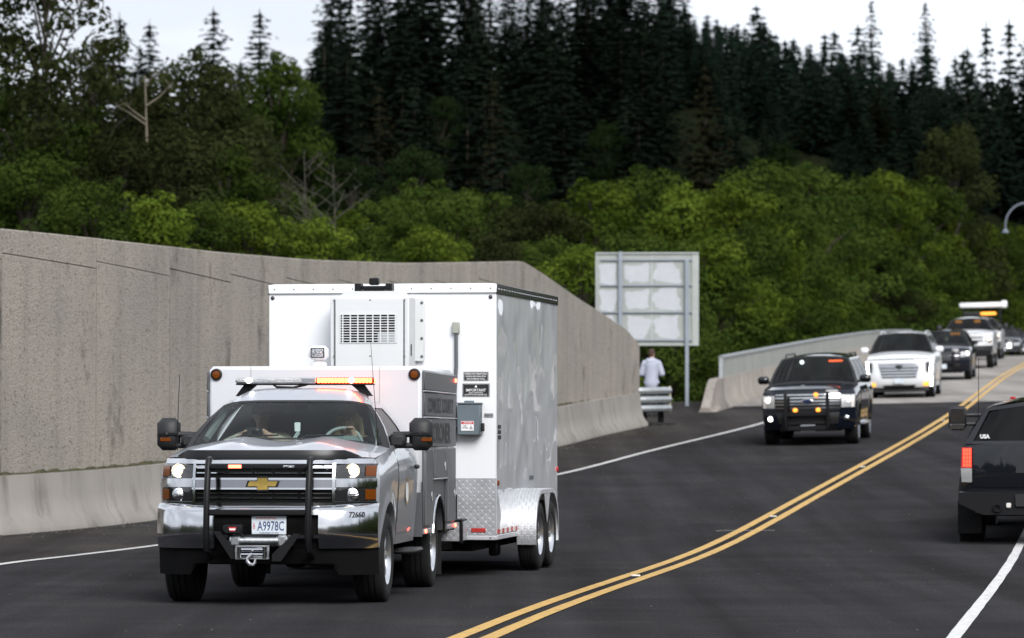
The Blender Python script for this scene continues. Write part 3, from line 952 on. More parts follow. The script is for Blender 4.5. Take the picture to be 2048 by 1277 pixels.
    def both(s, name, c, off, thick, m, nx=3, nz=2, parent=None, surf='f'):
        r = [s.fq(name, c, off, thick, m, nx, nz, parent, surf)]
        r.append(s.fq(name, [(-x, z) for x, z in c], off, thick, m, nx, nz, parent, surf))
        return r
    def disc(s, name, x, z, r, off, m, parent=None, dome=.012, n=16, surf='f'):
        y = (s.fy(x, z) - off) if surf == 'f' else (s.ryf(x, z) + off)
        d = -1 if surf == 'f' else 1
        return MB().lathe([(0, d * dome), (r * .6, d * dome * .7), (r, 0), (r, -d * .03)], n, (x, y, z), 'y').build(name, m, parent or s.root)
    def sq(s, name, y0, y1, z0, z1, off, m, sides=(1, -1), parent=None, ny=10, nz=6, zfn=None):
        r = []
        for sg in sides:
            b = MB()
            b.grid(lambda y, q: (sg * (s.sx(y, z0 + (z1 - z0) * q) + off), y, z0 + (z1 - z0) * q), lin(y0, y1, ny), lin(0, 1, nz))
            r.append(b.build(name, m, parent or s.root))
        return r
    def wheels(s, r=.39, wd=.26, rim=.25, spokes=6, rimmat='alloy', track=None, axles=None):
        tx = (track or (s.W - .02)) - wd / 2
        first = None
        for ya in (axles or (s.fa, s.ra)):
            for sg in (1, -1):
                if first is None:
                    first = make_wheel(r, wd, rim, spokes, rimmat); o = first; o.parent = s.root
                else: o = copy_tree(first, s.root)
                o.location = (sg * tx, ya, r); o.rotation_euler = (random.uniform(0, 1) * sg, 0, 0 if sg > 0 else math.pi)
    def mirrors(s, m, y=None, z=None, out=.13, size=(.22, .12, .17), arm='black_plastic'):
        y = s.yc + .28 if y is None else y; z = s.zb + .08 if z is None else z
        for sg in (1, -1):
            x = s.sx(y, s.tz(y))
            o = MB().cbox((sg * (x + out), y, z), size, .045).build('mirror', m, s.root, ang=60)
            MB().box((sg * (x + out), y + size[1] / 2 + .002, z), (size[0] - .05, .006, size[2] - .05)).build('mirror_glass', 'chrome', o)
            MB().tube([(sg * (x - .03), y - .01, z - size[2] * .3), (sg * (x + out), y, z - size[2] * .25)], .03, 8).build('mirror_arm', arm, o)
    def interior(s, seat_y=None):
        ys = seat_y or s.yw + .35
        zf = .75
        b = MB()
        b.cbox((0, s.yc + .30, s.zb - .06), (1.7 * s.W, .42, .16), .05)
        b.box((0, (s.yc + s.yrb) / 2 + .3, .55), (1.6 * s.W, s.yrb - s.yc - .3, .1))
        b.build('dashboard', 'interior', s.root)
        for x in (-.4, .4):
            MB().cbox((x, ys + .12, 1.05), (.5, .16, .75), .06).cbox((x, ys + .14, 1.5), (.26, .10, .2), .04).build('seat', 'seat_cloth', s.root)
        MB().lathe([(.17 + .014 * math.cos(a), .014 * math.sin(a)) for a in lin(0, 2 * math.pi, 7)[:-1]], 20, (0, 0, 0), 'y', closed=True, M=Matrix.Translation((.4, s.yc + .62, s.zb + .02)) @ Matrix.Rotation(R(-25), 4, 'X')).build('steering_wheel', 'interior', s.root)
    def plate(s, x, z, surf='f', off=.03, word='', wd=.305):
        y = (s.fy(x, z) - off) if surf == 'f' else (s.ryf(x, z) + off)
        p = MB().cbox((x, y, z), (wd, .008, wd / 2), .003).build('license_plate', 'plate', s.root)
        if word: lettering(word, 'plate_blue', p, (x, y + (-.0055 if surf == 'f' else .0055), z), FRONT if surf == 'f' else REAR, wd * .75, wd * .22, name='lettering', bold=.01)
        return p

def make_wheel(r, wd, rim, spokes, rimmat):
    h = wd / 2
    hub = MB().lathe([(0, h - .055), (.05, h - .06), (.06, h - .09), (.06, -.02)], 14).build('wheel', rimmat)
    t = [(rim, -h + .02), (rim + .03, -h), (r - .07, -h - .005), (r - .02, -h + .008), (r - .004, -h + .03)]
    nr = 4; w0, w1 = -h + .03, h - .03
    for i in range(nr):
        a = w0 + (w1 - w0) * (i + .88) / nr; c = w0 + (w1 - w0) * (i + 1.12) / nr
        if i < nr - 1: t += [(r, a), (r - .012, a + .002), (r - .012, c - .002), (r, c)]
    t += [(r - .004, h - .03), (r - .02, h - .008), (r - .07, h + .005), (rim + .03, h), (rim, h - .02)]
    MB().lathe(t, 44).build('tyre', 'rubber', hub, ang=45)
    b = MB().lathe([(rim + .004, -h + .02), (rim - .02, -h + .05), (rim - .03, h - .09), (rim - .012, h - .03), (rim + .012, h - .006), (rim + .016, h - .016)], 36)
    for k in range(spokes):
        M = Matrix.Rotation(2 * math.pi * k / spokes, 4, 'X')
        b.cbox((h - .055, 0, (rim) / 2 + .01), (.035, .065, rim - .03), .012, M=M)
    b.build('rim', rimmat, hub)
    MB().lathe([(0, h - .13), (rim - .025, h - .13)], 24).build('brake_shadow', 'under', hub)
    return hub

def place(yfront, xfront):
    """base point on the road and the pitch there"""
    z = rz(xfront, yfront + 1.0); z2 = rz(xfront, yfront + 4.0)
    p = math.atan((z2 - z) / 3.0)
    return (xfront, yfront, z - math.tan(p) * 1.0), p

def lit_lamp(s, x, z, r, m='lamp_warm', parent=None, off=.03, bowl=True):
    o = s.disc('bulb', x, z, r * .62, off, m, parent)
    if bowl:
        MB().lathe([(r, -.004), (r * .95, .0), (r * .62, .012)], 18, (x, s.fy(x, z) - off - .005, z), 'y').build('reflector_ring', 'reflector', parent or s.root)
    return o

# ================================================================== THE TRUCK
loc, pit = place(34.0, -2.19)
TR = thing('service_truck', loc, 'silver pickup with white utility body, lit light bar and push bumper, leading the convoy', 'truck', yaw=R(-5.7), pitch=0)
T = Shell(TR, 'paint_silver', W=1.005, L=3.06, y0=.36, fn=4.5, ft=1.2, fk=.035, rt=.3, rk=0, ry=.04, zk=.50, zb=1.40, fa=1.0, ra=9.0, Ra=.48, zax=.42, zlow=.60,
          zhf=1.33, yc=1.40, yw=2.02, zre=1.775, zroof=1.935, rfk=.28, rpow=6, Wr=.69, yrt=2.90, yrb=3.0, fprof=[(.5, .10), (1.0, .10), (1.2, .12), (1.36, .20)], rprof=[(0, 0)],
          topz=[(0, 1.27), (.4, 1.285), (1.40, 1.375), (3.06, 1.40)], crown=.085, cwin=.16, ctop=.12, crear=.02, wins=[(.06, .80)], glass='windshield', wglass='windshield', hood_ribs=.03, rear_glass=False, tumble=.06)
T.body()
# rear cab window (the wall behind it stays paint): a framed pane proud of the cab back
MB().cbox((0, 3.02, 1.60), (1.06, .02, .34), .004).build('rear_window', 'interior_trim', TR)
# doors
for d in T.sq('door', 1.62, 2.86, .60, 1.375, .006, 'paint_silver', ny=14):
    sg = 1 if d.data.vertices[0].co.x > 0 else -1
    MB().cbox((sg * (T.sx(2.66, 1.18) + .035), 2.66, 1.20), (.035, .20, .04), .012).build('handle', 'black_plastic', d)
    y_ = 2.2
    MB().lathe([(.0, .0), (.13, .0)], 22, (0, 0, 0), 'x', M=Matrix.Translation((sg * (T.sx(y_, .98) + .0095), y_, .98))).build('badge_decal', 'decal_white', d)
    MB().lathe([(.105, .0), (.125, .0)], 22, (0, 0, 0), 'x', M=Matrix.Translation((sg * (T.sx(y_, .98) + .0115), y_, .98))).build('badge_ring', 'gold', d)
# upper rear corner of the cab filled with paint, cowl and wipers
MB().cbox((0, 1.40, 1.41), (1.5, .16, .05), .02).build('cowl', 'black_plastic', TR)
for x in (-.45, .15):
    MB().tube([(x, 1.30, 1.475), (x + .05, 1.33, 1.49), (x + .38, 1.37, 1.495)], .008, 6).build('wiper', 'black_plastic', TR)
# ---- front end
def fbar(name, x0, x1, z0, z1, off, m, nx=14, parent=None, thick=.04):
    return T.fq(name, [(x0, z0), (x1, z0), (x1, z1), (x0, z1)], off, thick, m, nx, 2, parent)
gr_ = fbar('grille', -.62, .62, .90, 1.255, .004, 'under', thick=.02)
fbar('grille_top', -.93, .93, 1.245, 1.29, .030, 'chrome', parent=gr_)
fbar('grille_bar', -.64, .64, 1.035, 1.105, .035, 'dark_chrome', parent=gr_)
fbar('grille_trim', -.64, .64, 1.105, 1.122, .040, 'chrome', parent=gr_)
fbar('grille_trim', -.64, .64, 1.020, 1.035, .040, 'chrome', parent=gr_)
fbar('grille_trim', -.64, .64, .872, .905, .040, 'chrome', parent=gr_)
for z in (1.208, 1.165, .985, .945):
    for xa, xb in ((-.60, -.33), (-.31, -.10), (-.08, .08), (.10, .31), (.33, .60)):
        fbar('slat', xa, xb, z - .0045, z + .0045, .022, 'chrome', 4, gr_, .02)
for x in (-.62, .62):
    T.fq('grille_upright', [(x - .012, .88), (x + .012, .88), (x + .012, 1.25), (x - .012, 1.25)], .040, .04, 'chrome', 2, 2, gr_)
# gold cross-shaped emblem
ex = [(-.135, -.022), (-.118, .022), (-.045, .022), (-.045, .052), (.045, .052), (.045, .022), (.135, .022), (.118, -.022), (.045, -.022), (.045, -.052), (-.045, -.052), (-.045, -.022)]
ye = T.fy(0, 1.07) - .05
em = MB().prism([(p * 1.13, q * 1.25) for p, q in ex], lambda a, c, d: (a, ye + d, c + 1.07), -.004, .02).build('emblem', 'chrome', TR)
MB().prism([(p * .98, q * .98) for p, q in ex], lambda a, c, d: (a, ye + d, c + 1.07), -.012, 0).build('emblem_face', 'gold', em)
# headlamps: upper lit lamp and lower lamp each side, amber at the outer end
for sg in (1, -1):
    def S(c): return [(sg * x, z) for x, z in c]
    h = T.fq('headlight', S([(.635, 1.12), (.955, 1.12), (.955, 1.245), (.635, 1.245)]), .012, .05, 'lens_dark', 8, 3)
    lit_lamp(T, sg * .775, 1.183, .062, 'lamp_warm', h, off=.035)
    T.fq('turn_signal', S([(.875, 1.137), (.955, 1.137), (.955, 1.228), (.875, 1.228)]), .024, .03, 'amber', 5, 2, h)
    h = T.fq('fog_light', S([(.635, .915), (.955, .915), (.955, 1.035), (.635, 1.035)]), .012, .05, 'lens_dark', 8, 3)
    T.disc('bulb', sg * .77, .975, .058, .03, 'reflector', h)
    T.fq('turn_signal', S([(.875, .93), (.955, .93), (.955, 1.02), (.875, 1.02)]), .024, .03, 'amber', 5, 2, h)
    T.fq('lamp_bezel', S([(.63, 1.04), (.965, 1.04), (.965, 1.115), (.63, 1.115)]), .028, .04, 'chrome', 8, 2)
    T.fq('lamp_bezel', S([(.63, .89), (.965, .89), (.965, .912), (.63, .912)]), .028, .04, 'chrome', 8, 2)
# bumper: deep chrome with a dark centre opening
def bump_y(x, z):
    q = abs(x) / 1.0
    return .30 * q ** 6 + .06 * q * q + .08 * sstep(.855, .90, z) - .02 + .05 * sstep(.62, .50, z) + .95 * max(0, z - .67) ** 2
def bump(name, x0, x1, z0, z1, off, m, nx=20, nz=8, thick=.08, parent=None):
    b = MB()
    b.grid(lambda x, z: (x, bump_y(x, z) - off, z), lin(x0, x1, nx), lin(z0, z1, nz))
    rim = [(x, z0) for x in lin(x0, x1, nx)] + [(x1, z) for z in lin(z0, z1, nz)[1:]] + [(x, z1) for x in lin(x1, x0, nx)[1:]] + [(x0, z) for z in lin(z1, z0, nz)[1:-1]]
    n = len(rim)
    b.add([(x, bump_y(x, z) - off, z) for x, z in rim] + [(x * .99, bump_y(x, z) - off + thick, z) for x, z in rim], [(i, (i + 1) % n, n + (i + 1) % n, n + i) for i in range(n)])
    return b.build(name, m, parent or TR, ang=50)
bp_ = bump('bumper', .50, .985, .505, .895, 0, 'chrome', nz=16)
bump('bumper_end', -.985, -.42, .505, .895, 0, 'chrome', parent=bp_, nz=16)
bump('bumper_top', -.42, .50, .80, .895, 0, 'chrome', parent=bp_)
bump('bumper_strip', -.42, .50, .595, .625, 0, 'chrome', 8, 2, .03, parent=bp_)
bump('bumper_opening', -.42, .50, .51, .80, -.05, 'under', 8, 3, .02, parent=bp_)
MB().cbox((0, .28, .80), (1.3, .1, .55), .02).build('radiator_support', 'under', TR)
# lower black valance
def val(x, r):
    z = .27 + (.505 - .27) * r
    if abs(x) < .62: z = max(z, .37 if r < .5 else z)
    return (x, bump_y(x, .6) + .08 + .05 * (1 - r), z)
MB().grid(val, [-.98, -.9, -.75, -.66, -.6, -.3, 0, .3, .6, .66, .75, .9, .98], lin(0, 1, 4)).build('valance', 'valance_black', TR)
num = lettering('72660', 'decal_black', TR, (0, 0, 0), Matrix.Identity(3), .125, .052, .015)
for v in num.data.vertices:                                    # laid onto the curved bumper corner
    x_, z_ = .825 + v.co.x, .80 + v.co.y
    v.co = Vector((x_, bump_y(x_, z_) - .005, z_))
# bug deflector along the hood edge
def bug(x, r):
    q = abs(x) / .90
    zb_ = 1.285 - .0 + (0 if q < .78 else -.10 * ((q - .78) / .22) ** 1.2)
    y_ = T.fy(x * .99, 1.28) - .035 + .12 * (q > .0) * q ** 8
    return (x, y_ + .018 * r * r, zb_ + .080 * r)
b = MB().grid(bug, lin(-.90, .90, 37), lin(0, 1, 4))
b.grid(lambda x, r: (bug(x, 1)[0], bug(x, 1)[1] + .05 * r, bug(x, 1)[2] - .03 * r), lin(-.90, .90, 37), [0, 1])
b.build('bug_deflector', 'black_gloss', TR)
# push bumper
pbo = MB().cbox((-.012, .13, .45), (.95, .05, .07), .01).build('push_bumper', 'black_metal', TR)
for x in (-.46, .435):
    MB().tube([(x, .16, .42), (x, -.13, .50), (x, -.17, .62), (x, -.13, 1.0), (x, -.08, 1.22), (x, -.05, 1.275), (x, .02, 1.285)], .029, 12).build('upright', 'black_metal', pbo)
MB().cbox((-.012, -.10, 1.222), (.86, .05, .052), .012).build('crossbar', 'black_metal', pbo)
MB().cbox((-.012, -.15, .822), (.86, .05, .055), .012).build('crossbar', 'black_metal', pbo)
MB().cbox((-.215, -.128, 1.223), (.115, .008, .030), .003).build('led_bar', 'led_red_small', pbo)
MB().cbox((.26, -.128, 1.223), (.10, .008, .020), .003).build('led_off', 'reflector', pbo)
lettering('SETINA', 'chrome', pbo, (.02, -.127, 1.222), FRONT, .17, .026, .02)
# plate
pl = MB().cbox((.085, -.115, .71), (.305, .01, .155), .004).build('license_plate', 'plate', TR)
lettering('A9978C', 'plate_blue', pl, (.10, -.1215, .705), FRONT, .235, .085, .012)
lettering('WASHINGTON', 'decal_red', pl, (.06, -.1215, .773), FRONT, .18, .018, .01)
lettering('XMT', 'decal_red', pl, (-.045, -.1215, .705), FRONT @ Matrix.Rotation(R(90), 3, 'Z'), .06, .018, .01)
lettering('EVERGREEN STATE', 'plate_blue', pl, (.085, -.1215, .645), FRONT, .17, .012, .01)
# winch
wn = MB().cbox((-.02, -.03, .55), (.62, .16, .06), .01).build('winch', 'black_metal', TR)
MB().cbox((-.225, -.12, .675), (.17, .13, .085), .015).build('control_box', 'black_metal', wn)
MB().prism([(-.035, .018), (.035, .018), (.022, -.018), (-.022, -.018)], lambda a, c, d: (-.225 + a, -.186 + d, .678 + c), -.001, .004).build('logo_patch', 'decal_red', wn)
MB().prism([(-.028, .006), (.028, .006), (.026, -.008), (-.026, -.008)], lambda a, c, d: (-.225 + a, -.1885 + d, .678 + c), -.001, .001).build('logo_stripe', 'decal_white', wn)
b = MB().lathe([(0, -.17), (.045, -.17), (.045, -.15), (.038, -.15), (.038, .15), (.045, .15), (.045, .17), (0, .17)], 18, (-.0, -.10, .575), 'x')
b.build('drum', 'steel', wn)
MB().cbox((-.21, -.10, .575), (.10, .10, .10), .02).build('motor_housing', 'alloy', wn)
MB().cbox((.205, -.10, .575), (.09, .11, .11), .02).build('gear_housing', 'alloy', wn)
MB().prism([(-.40, .66), (-.34, .66), (-.17, .46), (-.17, .42), (-.24, .42)], lambda a, c, d: (a, d, c), -.17, -.15).build('winch_bracket', 'black_metal', wn)
MB().prism([(.37, .64), (.31, .64), (.12, .46), (.12, .40), (.20, .40)], lambda a, c, d: (a, d, c), -.17, -.15).build('winch_bracket', 'black_metal', wn)
b = MB().cbox((-.045, -.215, .53), (.30, .03, .018), .004).cbox((-.045, -.215, .425), (.30, .03, .018), .004).cbox((-.185, -.215, .478), (.02, .03, .12), .004).cbox((.095, -.215, .478), (.02, .03, .12), .004)
b.build('fairlead', 'steel', wn)
for z in (.458, .500):
    MB().lathe([(0, -.125), (.017, -.125), (.017, .125), (0, .125)], 12, (-.045, -.222, z), 'x').build('roller', 'chrome', wn)
for x in (-.155, .065):
    MB().lathe([(0, -.05), (.019, -.05), (.019, .05), (0, .05)], 12, (x, -.235, .478), 'z').build('roller', 'chrome', wn)
hk = [(-.045, -.26, .475), (-.05, -.262, .455), (-.078, -.262, .43), (-.08, -.262, .40), (-.058, -.262, .375), (-.03, -.262, .373), (-.012, -.262, .392), (-.012, -.262, .42)]
MB().tube(hk, [.008, .013, .014, .016, .017, .016, .013, .008], 8).build('hook', 'alloy', wn)
# tow mirrors
for sg in (1, -1):
    x0 = .93
    m_ = MB().cbox((sg * 1.175, 1.86, 1.505), (.215, .13, .30), .05).build('mirror', 'black_plastic', TR, ang=60)
    MB().cbox((sg * 1.175, 1.925, 1.505), (.17, .01, .25), .004).build('mirror_glass', 'chrome', m_)
    MB().tube([(sg * .92, 1.84, 1.50), (sg * 1.12, 1.84, 1.505), (sg * 1.20, 1.80, 1.505)], .028, 10).tube([(sg * .92, 1.84, 1.40), (sg * 1.14, 1.84, 1.40)], .026, 10).build('mirror_arm', 'black_plastic', m_)
    MB().cbox((sg * .965, 1.82, 1.445), (.16, .15, .13), .03).build('mirror_base', 'black_plastic', m_)
    MB().cbox((sg * (1.235 if sg > 0 else 1.195), 1.793, 1.455), (.10, .012, .035), .004).build('turn_signal', 'amber', m_)
    MB().cbox((sg * 1.175, 1.79, 1.505), (.19, .012, .03), .004).build('mirror_rib', 'black_metal', m_)
# roof light bar
lb = MB().cbox((0, 2.28, 1.962), (1.29, .24, .016), .006).build('light_bar', 'black_metal', TR, loc=(0, .24, .012))
for x in (-.52, .50):
    MB().prism([(-.06, 0), (.06, 0), (.14, -.07), (.06, -.07)], lambda a, c, d: (x + (a if x > 0 else -a), d, 1.955 + c * 1.5), 2.24, 2.30).build('foot', 'black_metal', lb)
MB().cbox((-.325, 2.16, 1.995), (.64, .06, .058), .018).build('clear_lens', 'clear_lens', lb)
MB().cbox((.04, 2.165, 1.995), (.16, .06, .058), .01).build('centre_cap', 'alloy', lb)
MB().cbox((0, 2.28, 1.995), (1.29, .17, .05), .014).build('rear_lens', 'clear_lens', lb)
for i in range(16):
    MB().cbox((.145 + i * .0325, 2.142, 1.995), (.029, .02, .046), .006).build('led', 'led_red', lb)
    MB().cbox((.145 + i * .0325, 2.40, 1.995), (.029, .02, .046), .006).build('led', 'led_red', lb)
MB().cbox((.39, 2.17, 1.995), (.55, .04, .058), .01).build('led_housing', 'red_lens', lb)
for x in (-.515, .455): MB().ball((x, 2.13, 1.997), .026, 10, 8).build('white_led', 'led_white', lb)
MB().tube([(-.30, 2.2, 1.965), (-.26, 2.18, 1.935), (-.1, 2.17, 1.928), (.03, 2.2, 1.96)], .012, 6).build('cable', 'black_plastic', lb)
# whip antennas
MB().tube([(-.99, 1.30, 1.36), (-.985, 1.30, 1.70), (-.97, 1.30, 2.05)], [.006, .004, .003], 6).build('antenna', 'black_metal', TR)
MB().tube([(.83, 1.38, 1.40), (.83, 1.38, 1.55)], [.014, .012], 8).build('antenna_base', 'chrome', TR)
MB().tube([(.83, 1.38, 1.55), (.80, 1.385, 1.95), (.77, 1.39, 2.36)], [.004, .003, .002], 5).build('antenna', 'black_metal', TR)
# interior seen through the windshield
MB().cbox((0, 1.70, 1.36), (1.62, .44, .12), .05).cbox((.42, 1.84, 1.44), (.40, .22, .10), .05).build('dashboard', 'interior', TR)
MB().box((0, 2.3, .80), (1.7, 1.3, .06)).box((0, 2.95, 1.1), (1.7, .04, .65)).build('cabin_liner', 'interior', TR)
MB().cbox((0, 2.55, 1.79), (1.2, .66, .02), .008).build('headliner', 'interior', TR)
for x in (-.42, .42):
    MB().cbox((x, 2.62, 1.15), (.50, .16, .70), .07).cbox((x, 2.64, 1.58), (.27, .11, .22), .05).cbox((x, 2.40, .92), (.50, .50, .14), .05).build('seat', 'seat_cloth', TR)
MB().cbox((0, 2.60, 1.15), (.30, .14, .60), .05).build('centre_seat', 'seat_cloth', TR)
sw = MB().lathe([(.185 + .016 * math.cos(a), .016 * math.sin(a)) for a in lin(0, 2 * math.pi, 9)[:-1]], 26, (0, 0, 0), 'y', closed=True, M=Matrix.Translation((.42, 2.02, 1.40)) @ Matrix.Rotation(R(-28), 4, 'X'))
sw.cbox((0, 0, 0), (.34, .02, .05), .01, M=Matrix.Translation((.42, 2.02, 1.40)) @ Matrix.Rotation(R(-28), 4, 'X'))
sw.build('steering_wheel', 'interior_trim', TR)
MB().tube([(-.02, 1.95, 1.83), (-.02, 2.02, 1.76)], .014, 6).cbox((-.02, 2.02, 1.745), (.24, .03, .065), .02).build('rear_view_mirror', 'black_plastic', TR)
MB().cbox((.02, 1.90, 1.57), (.055, .01, .085), .004).build('hanging_card', 'decal_white', TR)
MB().tube([(.02, 1.85, 1.42), (.0, 1.87, 1.47), (.03, 1.9, 1.52)], .02, 6).build('phone_holder', 'interior_trim', TR)
for sg in (1, -1):
    MB().tube([(sg * .80, 1.72, 1.46), (sg * .70, 2.05, 1.70), (sg * .64, 2.2, 1.80)], .035, 6).build('pillar_trim', 'interior_trim', TR)
# running gear
T.wheels(r=.405, wd=.27, rim=.235, spokes=8, track=.985, axles=(1.0, 4.39))
b = MB().box((0, 3.2, .50), (.85, 5.0, .14)).box((0, 1.0, .42), (1.3, .16, .12)).lathe([(.06, -.7), (.06, -.2), (.14, -.12), (.15, .1), (.06, .2), (.06, .7)], 12, (0, 4.39, .41), 'x').box((0, .75, .42), (1.1, .5, .14))
b.build('chassis', 'under', TR)
for sg in (1, -1):
    MB().cbox((sg * .98, 2.45, .42), (.20, .75, .05), .02).build('step', 'black_plastic', TR)
    MB().box((sg * .86, 4.92, .42), (.28, .015, .62)).build('mud_flap', 'rubber', TR)
# ---- white and grey utility body
SB0, SB1 = 3.12, 5.78
mat('body_grey', (.20, .205, .215), .28, .35, coat=.8, bump=(2.2, .05, .04))
mat('body_side_grey', (.095, .098, .104), .38, .0, spec=.35, bump=(2.2, .10, .05))
ub = MB().cbox((0, (SB0 + SB1) / 2, 1.50), (2.05, SB1 - SB0, 1.31), .035).build('utility_body', 'paint_white_body', TR)
MB().box((0, (SB0 + SB1)/2, .78), (1.25, SB1 - SB0 - .1, .3)).build('utility_floor', 'under', ub)
for x in (-.955, .955):
    MB().lathe([(0, -.026), (.036, -.022), (.042, -.004)], 18, (x, SB0, 2.075), 'y').build('marker_lens', 'amber', ub)
    MB().lathe([(.040, -.008), (.044, -.022), (.056, -.018), (.058, .004)], 20, (x, SB0, 2.075), 'y').build('marker_ring', 'rubber_seal', ub)
MB().box((-.62, SB0 - .0015, 1.95), (.004, .004, .40)).box((.62, SB0 - .0015, 1.95), (.004, .004, .40)).build('front_seam', 'panel_grey', ub)
for sg in (1, -1):
    X = sg * 1.03
    b = MB()
    # lower skirt with wheel opening
    ys = sorted(set(lin(SB0, SB1, 12) + [4.39 + .50 * math.cos(math.pi * i / 14) for i in range(15)]))
    def low(y, r):
        zb_ = .55
        if abs(y - 4.39) < .50: zb_ = max(.55, .42 + math.sqrt(max(0, .25 - (y - 4.39) ** 2)) * .96)
        return (X, y, zb_ + (1.06 - zb_) * r)
    b.grid(low, ys, lin(0, 1, 5)); b.grid(lambda y, r: (X - sg * .25 * r, y, low(y, 0)[2]), ys, [0, 1])
    b.box((sg * .93, SB0 + .004, .74), (.20, .008, .42)).box((sg * .93, SB1 - .004, .74), (.20, .008, .42))
    b.build('skirt', 'body_side_grey', ub)
    arc = [(X + sg * .008, 4.39 + .505 * math.cos(a), .42 + .505 * .96 * math.sin(a)) for a in lin(R(15), R(165), 22)]
    MB().tube(arc, .014, 6).build('arch_trim', 'chrome', ub)
    rows_ = [(1.925, 2.105), (1.675, 1.905), (1.38, 1.655)]
    for (za, zb_) in rows_:
        MB().cbox((X + sg * .008, (SB0 + SB1)/2, (za + zb_)/2), (.03, SB1 - SB0 - .05, zb_ - za), .01).build('door_panel', 'body_side_grey', ub)
    for z in (1.915, 1.665):
        MB().cbox((X + sg * .018, (SB0 + SB1)/2, z), (.03, SB1 - SB0 - .03, .014), .005).build('drip_rail', 'alloy', ub)
    for (ya, yb, za, zb_) in ((SB0 + .03, 3.83, .62, 1.37), (3.86, 4.93, 1.075, 1.37), (4.96, SB1 - .03, .62, 1.37)):
        dd = MB().cbox((X + sg * .008, (ya + yb)/2, (za + zb_)/2), (.03, yb - ya, zb_ - za), .012).build('compartment_door', 'body_grey' if False else 'body_side_grey', ub)
        MB().lathe([(0, .0), (.045, .0), (.05, -.01)] , 14, (X + sg * .027, yb - .12, za + (zb_ - za) * .38), 'x').build('paddle_latch', 'chrome', dd)
        MB().tube([(X + sg * .028, ya + .02, za + .05), (X + sg * .028, ya + .02, zb_ - .04)], .010, 6).build('hinge', 'alloy', dd)
    MB().cbox((X + sg * .02, 4.42, 1.068), (.03, 1.1, .016), .004).build('drip_rail', 'alloy', ub)
    MB().cbox((X + sg * .006, SB0 + .35, .575), (.02, .60, .05), .004).cbox((X + sg * .006, SB1 - .35, .575), (.02, .60, .05), .004).build('skirt_trim', 'alloy', ub)
    MB().ball((X + sg * .02, SB0 + .12, .58), (.015, .028, .02), 8, 6).build('marker_light', 'led_red_small', ub)
    MB().ball((X + sg * .02, SB1 - .06, .58), (.015, .028, .02), 8, 6).build('marker_light', 'led_red_small', ub)
    MB().ball((X + sg * .03, SB1 - .12, 2.05), (.015, .03, .022), 8, 6).build('marker_light', 'led_red_small', ub)
    Rt = SIDE if sg > 0 else Matrix(((0, 0, -1), (-1, 0, 0), (0, 1, 0)))
    xx = X + sg * .0255
    lettering('COWLITZ COUNTY', 'decal_black', ub, (xx, 4.45, 1.785), Rt, 2.15, .15, .025)
    lettering('CORONER', 'decal_black', ub, (xx, 4.42, 1.515), Rt, 1.65, .21, .03)
# remote spot lamp on top
sp = MB().lathe([(0, 0), (.075, 0), (.075, .03), (.05, .05), (.045, .08), (0, .08)], 16, (-.0, SB0 + .25, 2.155), 'z').build('spot_lamp', 'decal_white', TR)
MB().cbox((0, SB0 + .22, 2.285), (.185, .14, .135), .03).build('lamp_housing', 'decal_white', sp)
MB().cbox((0, SB0 + .148, 2.285), (.135, .012, .095), .01).build('lamp_bezel', 'black_plastic', sp)
MB().cbox((0, SB0 + .142, 2.285), (.115, .012, .078), .01).build('lamp_glass', 'reflector', sp)

# ================================================================== THE TRAILER
TL = thing('cargo_trailer', (-.163 - 1.22 * math.cos(R(9.1)), 40.8 + 1.22 * math.sin(R(9.1)), rz(-1.3, 43.5)), 'tall white enclosed cargo trailer with front cooling unit, towed by the silver truck', 'trailer', yaw=R(-9.1), pitch=R(.25))
LT, WT, Z0, Z1 = 4.35, 2.44, .375, 3.06
mat('trailer_front', (.78, .79, .81), .5, coat=.15, bump=(.8, .04, .05))
mat('trailer_side', (.68, .69, .71), .4, .0, coat=1.0, crough=.02, bump=(2.2, .75, .05, (1, .75, .9), .6))
mat('tread_plate', (.50, .51, .53), .48, .7, vary=(6, .15))
mat('aluminium', (.66, .67, .69), .45, .6, vary=(8, .08))
mat('unit_white', (.62, .63, .63), .55, vary=(3, .04))
mat('box_grey', (.115, .145, .165), .55, vary=(6, .08))
mat('conduit', (.10, .11, .12), .5)
mat('beige_box', (.33, .34, .29), .6)
shell = MB().box((0, LT/2, (Z0 + Z1)/2), (WT - .02, LT - .02, Z1 - Z0 - .02)).build('box_body', 'trailer_front', TL)
MB().cbox((0, .0, (Z0 + Z1)/2 + .3), (WT - .006, .012, Z1 - Z0 - .66), .003).build('front_wall', 'trailer_front', TL)
for sg in (1, -1):
    for i in range(3):
        ya = .005 + i * (LT - .01) / 3
        MB().box((sg * (WT/2 - .004), ya + (LT - .01)/6, (Z0 + Z1)/2 + .0), (.012, (LT - .01)/3 - .004, Z1 - Z0 - .12)).build('side_panel', 'trailer_side', TL)
    MB().cbox((sg * (WT/2 + .004), LT/2, Z1 - .05), (.016, LT + .02, .105), .004).build('roof_rail', 'dark_chrome', TL)
    MB().cbox((sg * (WT/2 + .004), LT/2, Z0 + .025), (.018, LT, .05), .004).build('bottom_rail', 'aluminium', TL)
    for i in range(24):
        y = .1 + i * .178
        MB().ball((sg * (WT/2 + .012), y, Z1 - .05), .007, 6, 4).build('rivet', 'alloy', TL)
    # red and white reflective tape
    k = 0; y = .05
    while y < LT - .1:
        MB().box((sg * (WT/2 + .004), y + .0725, Z0 + .085), (.006, .143, .05)).build('reflective_tape', 'red_reflect' if k % 2 == 0 else 'white_reflect', TL)
        k += 1; y += .145
MB().cbox((0, -.005, Z1 - .045), (WT + .012, .024, .095), .006).build('front_cap', 'trailer_front', TL)
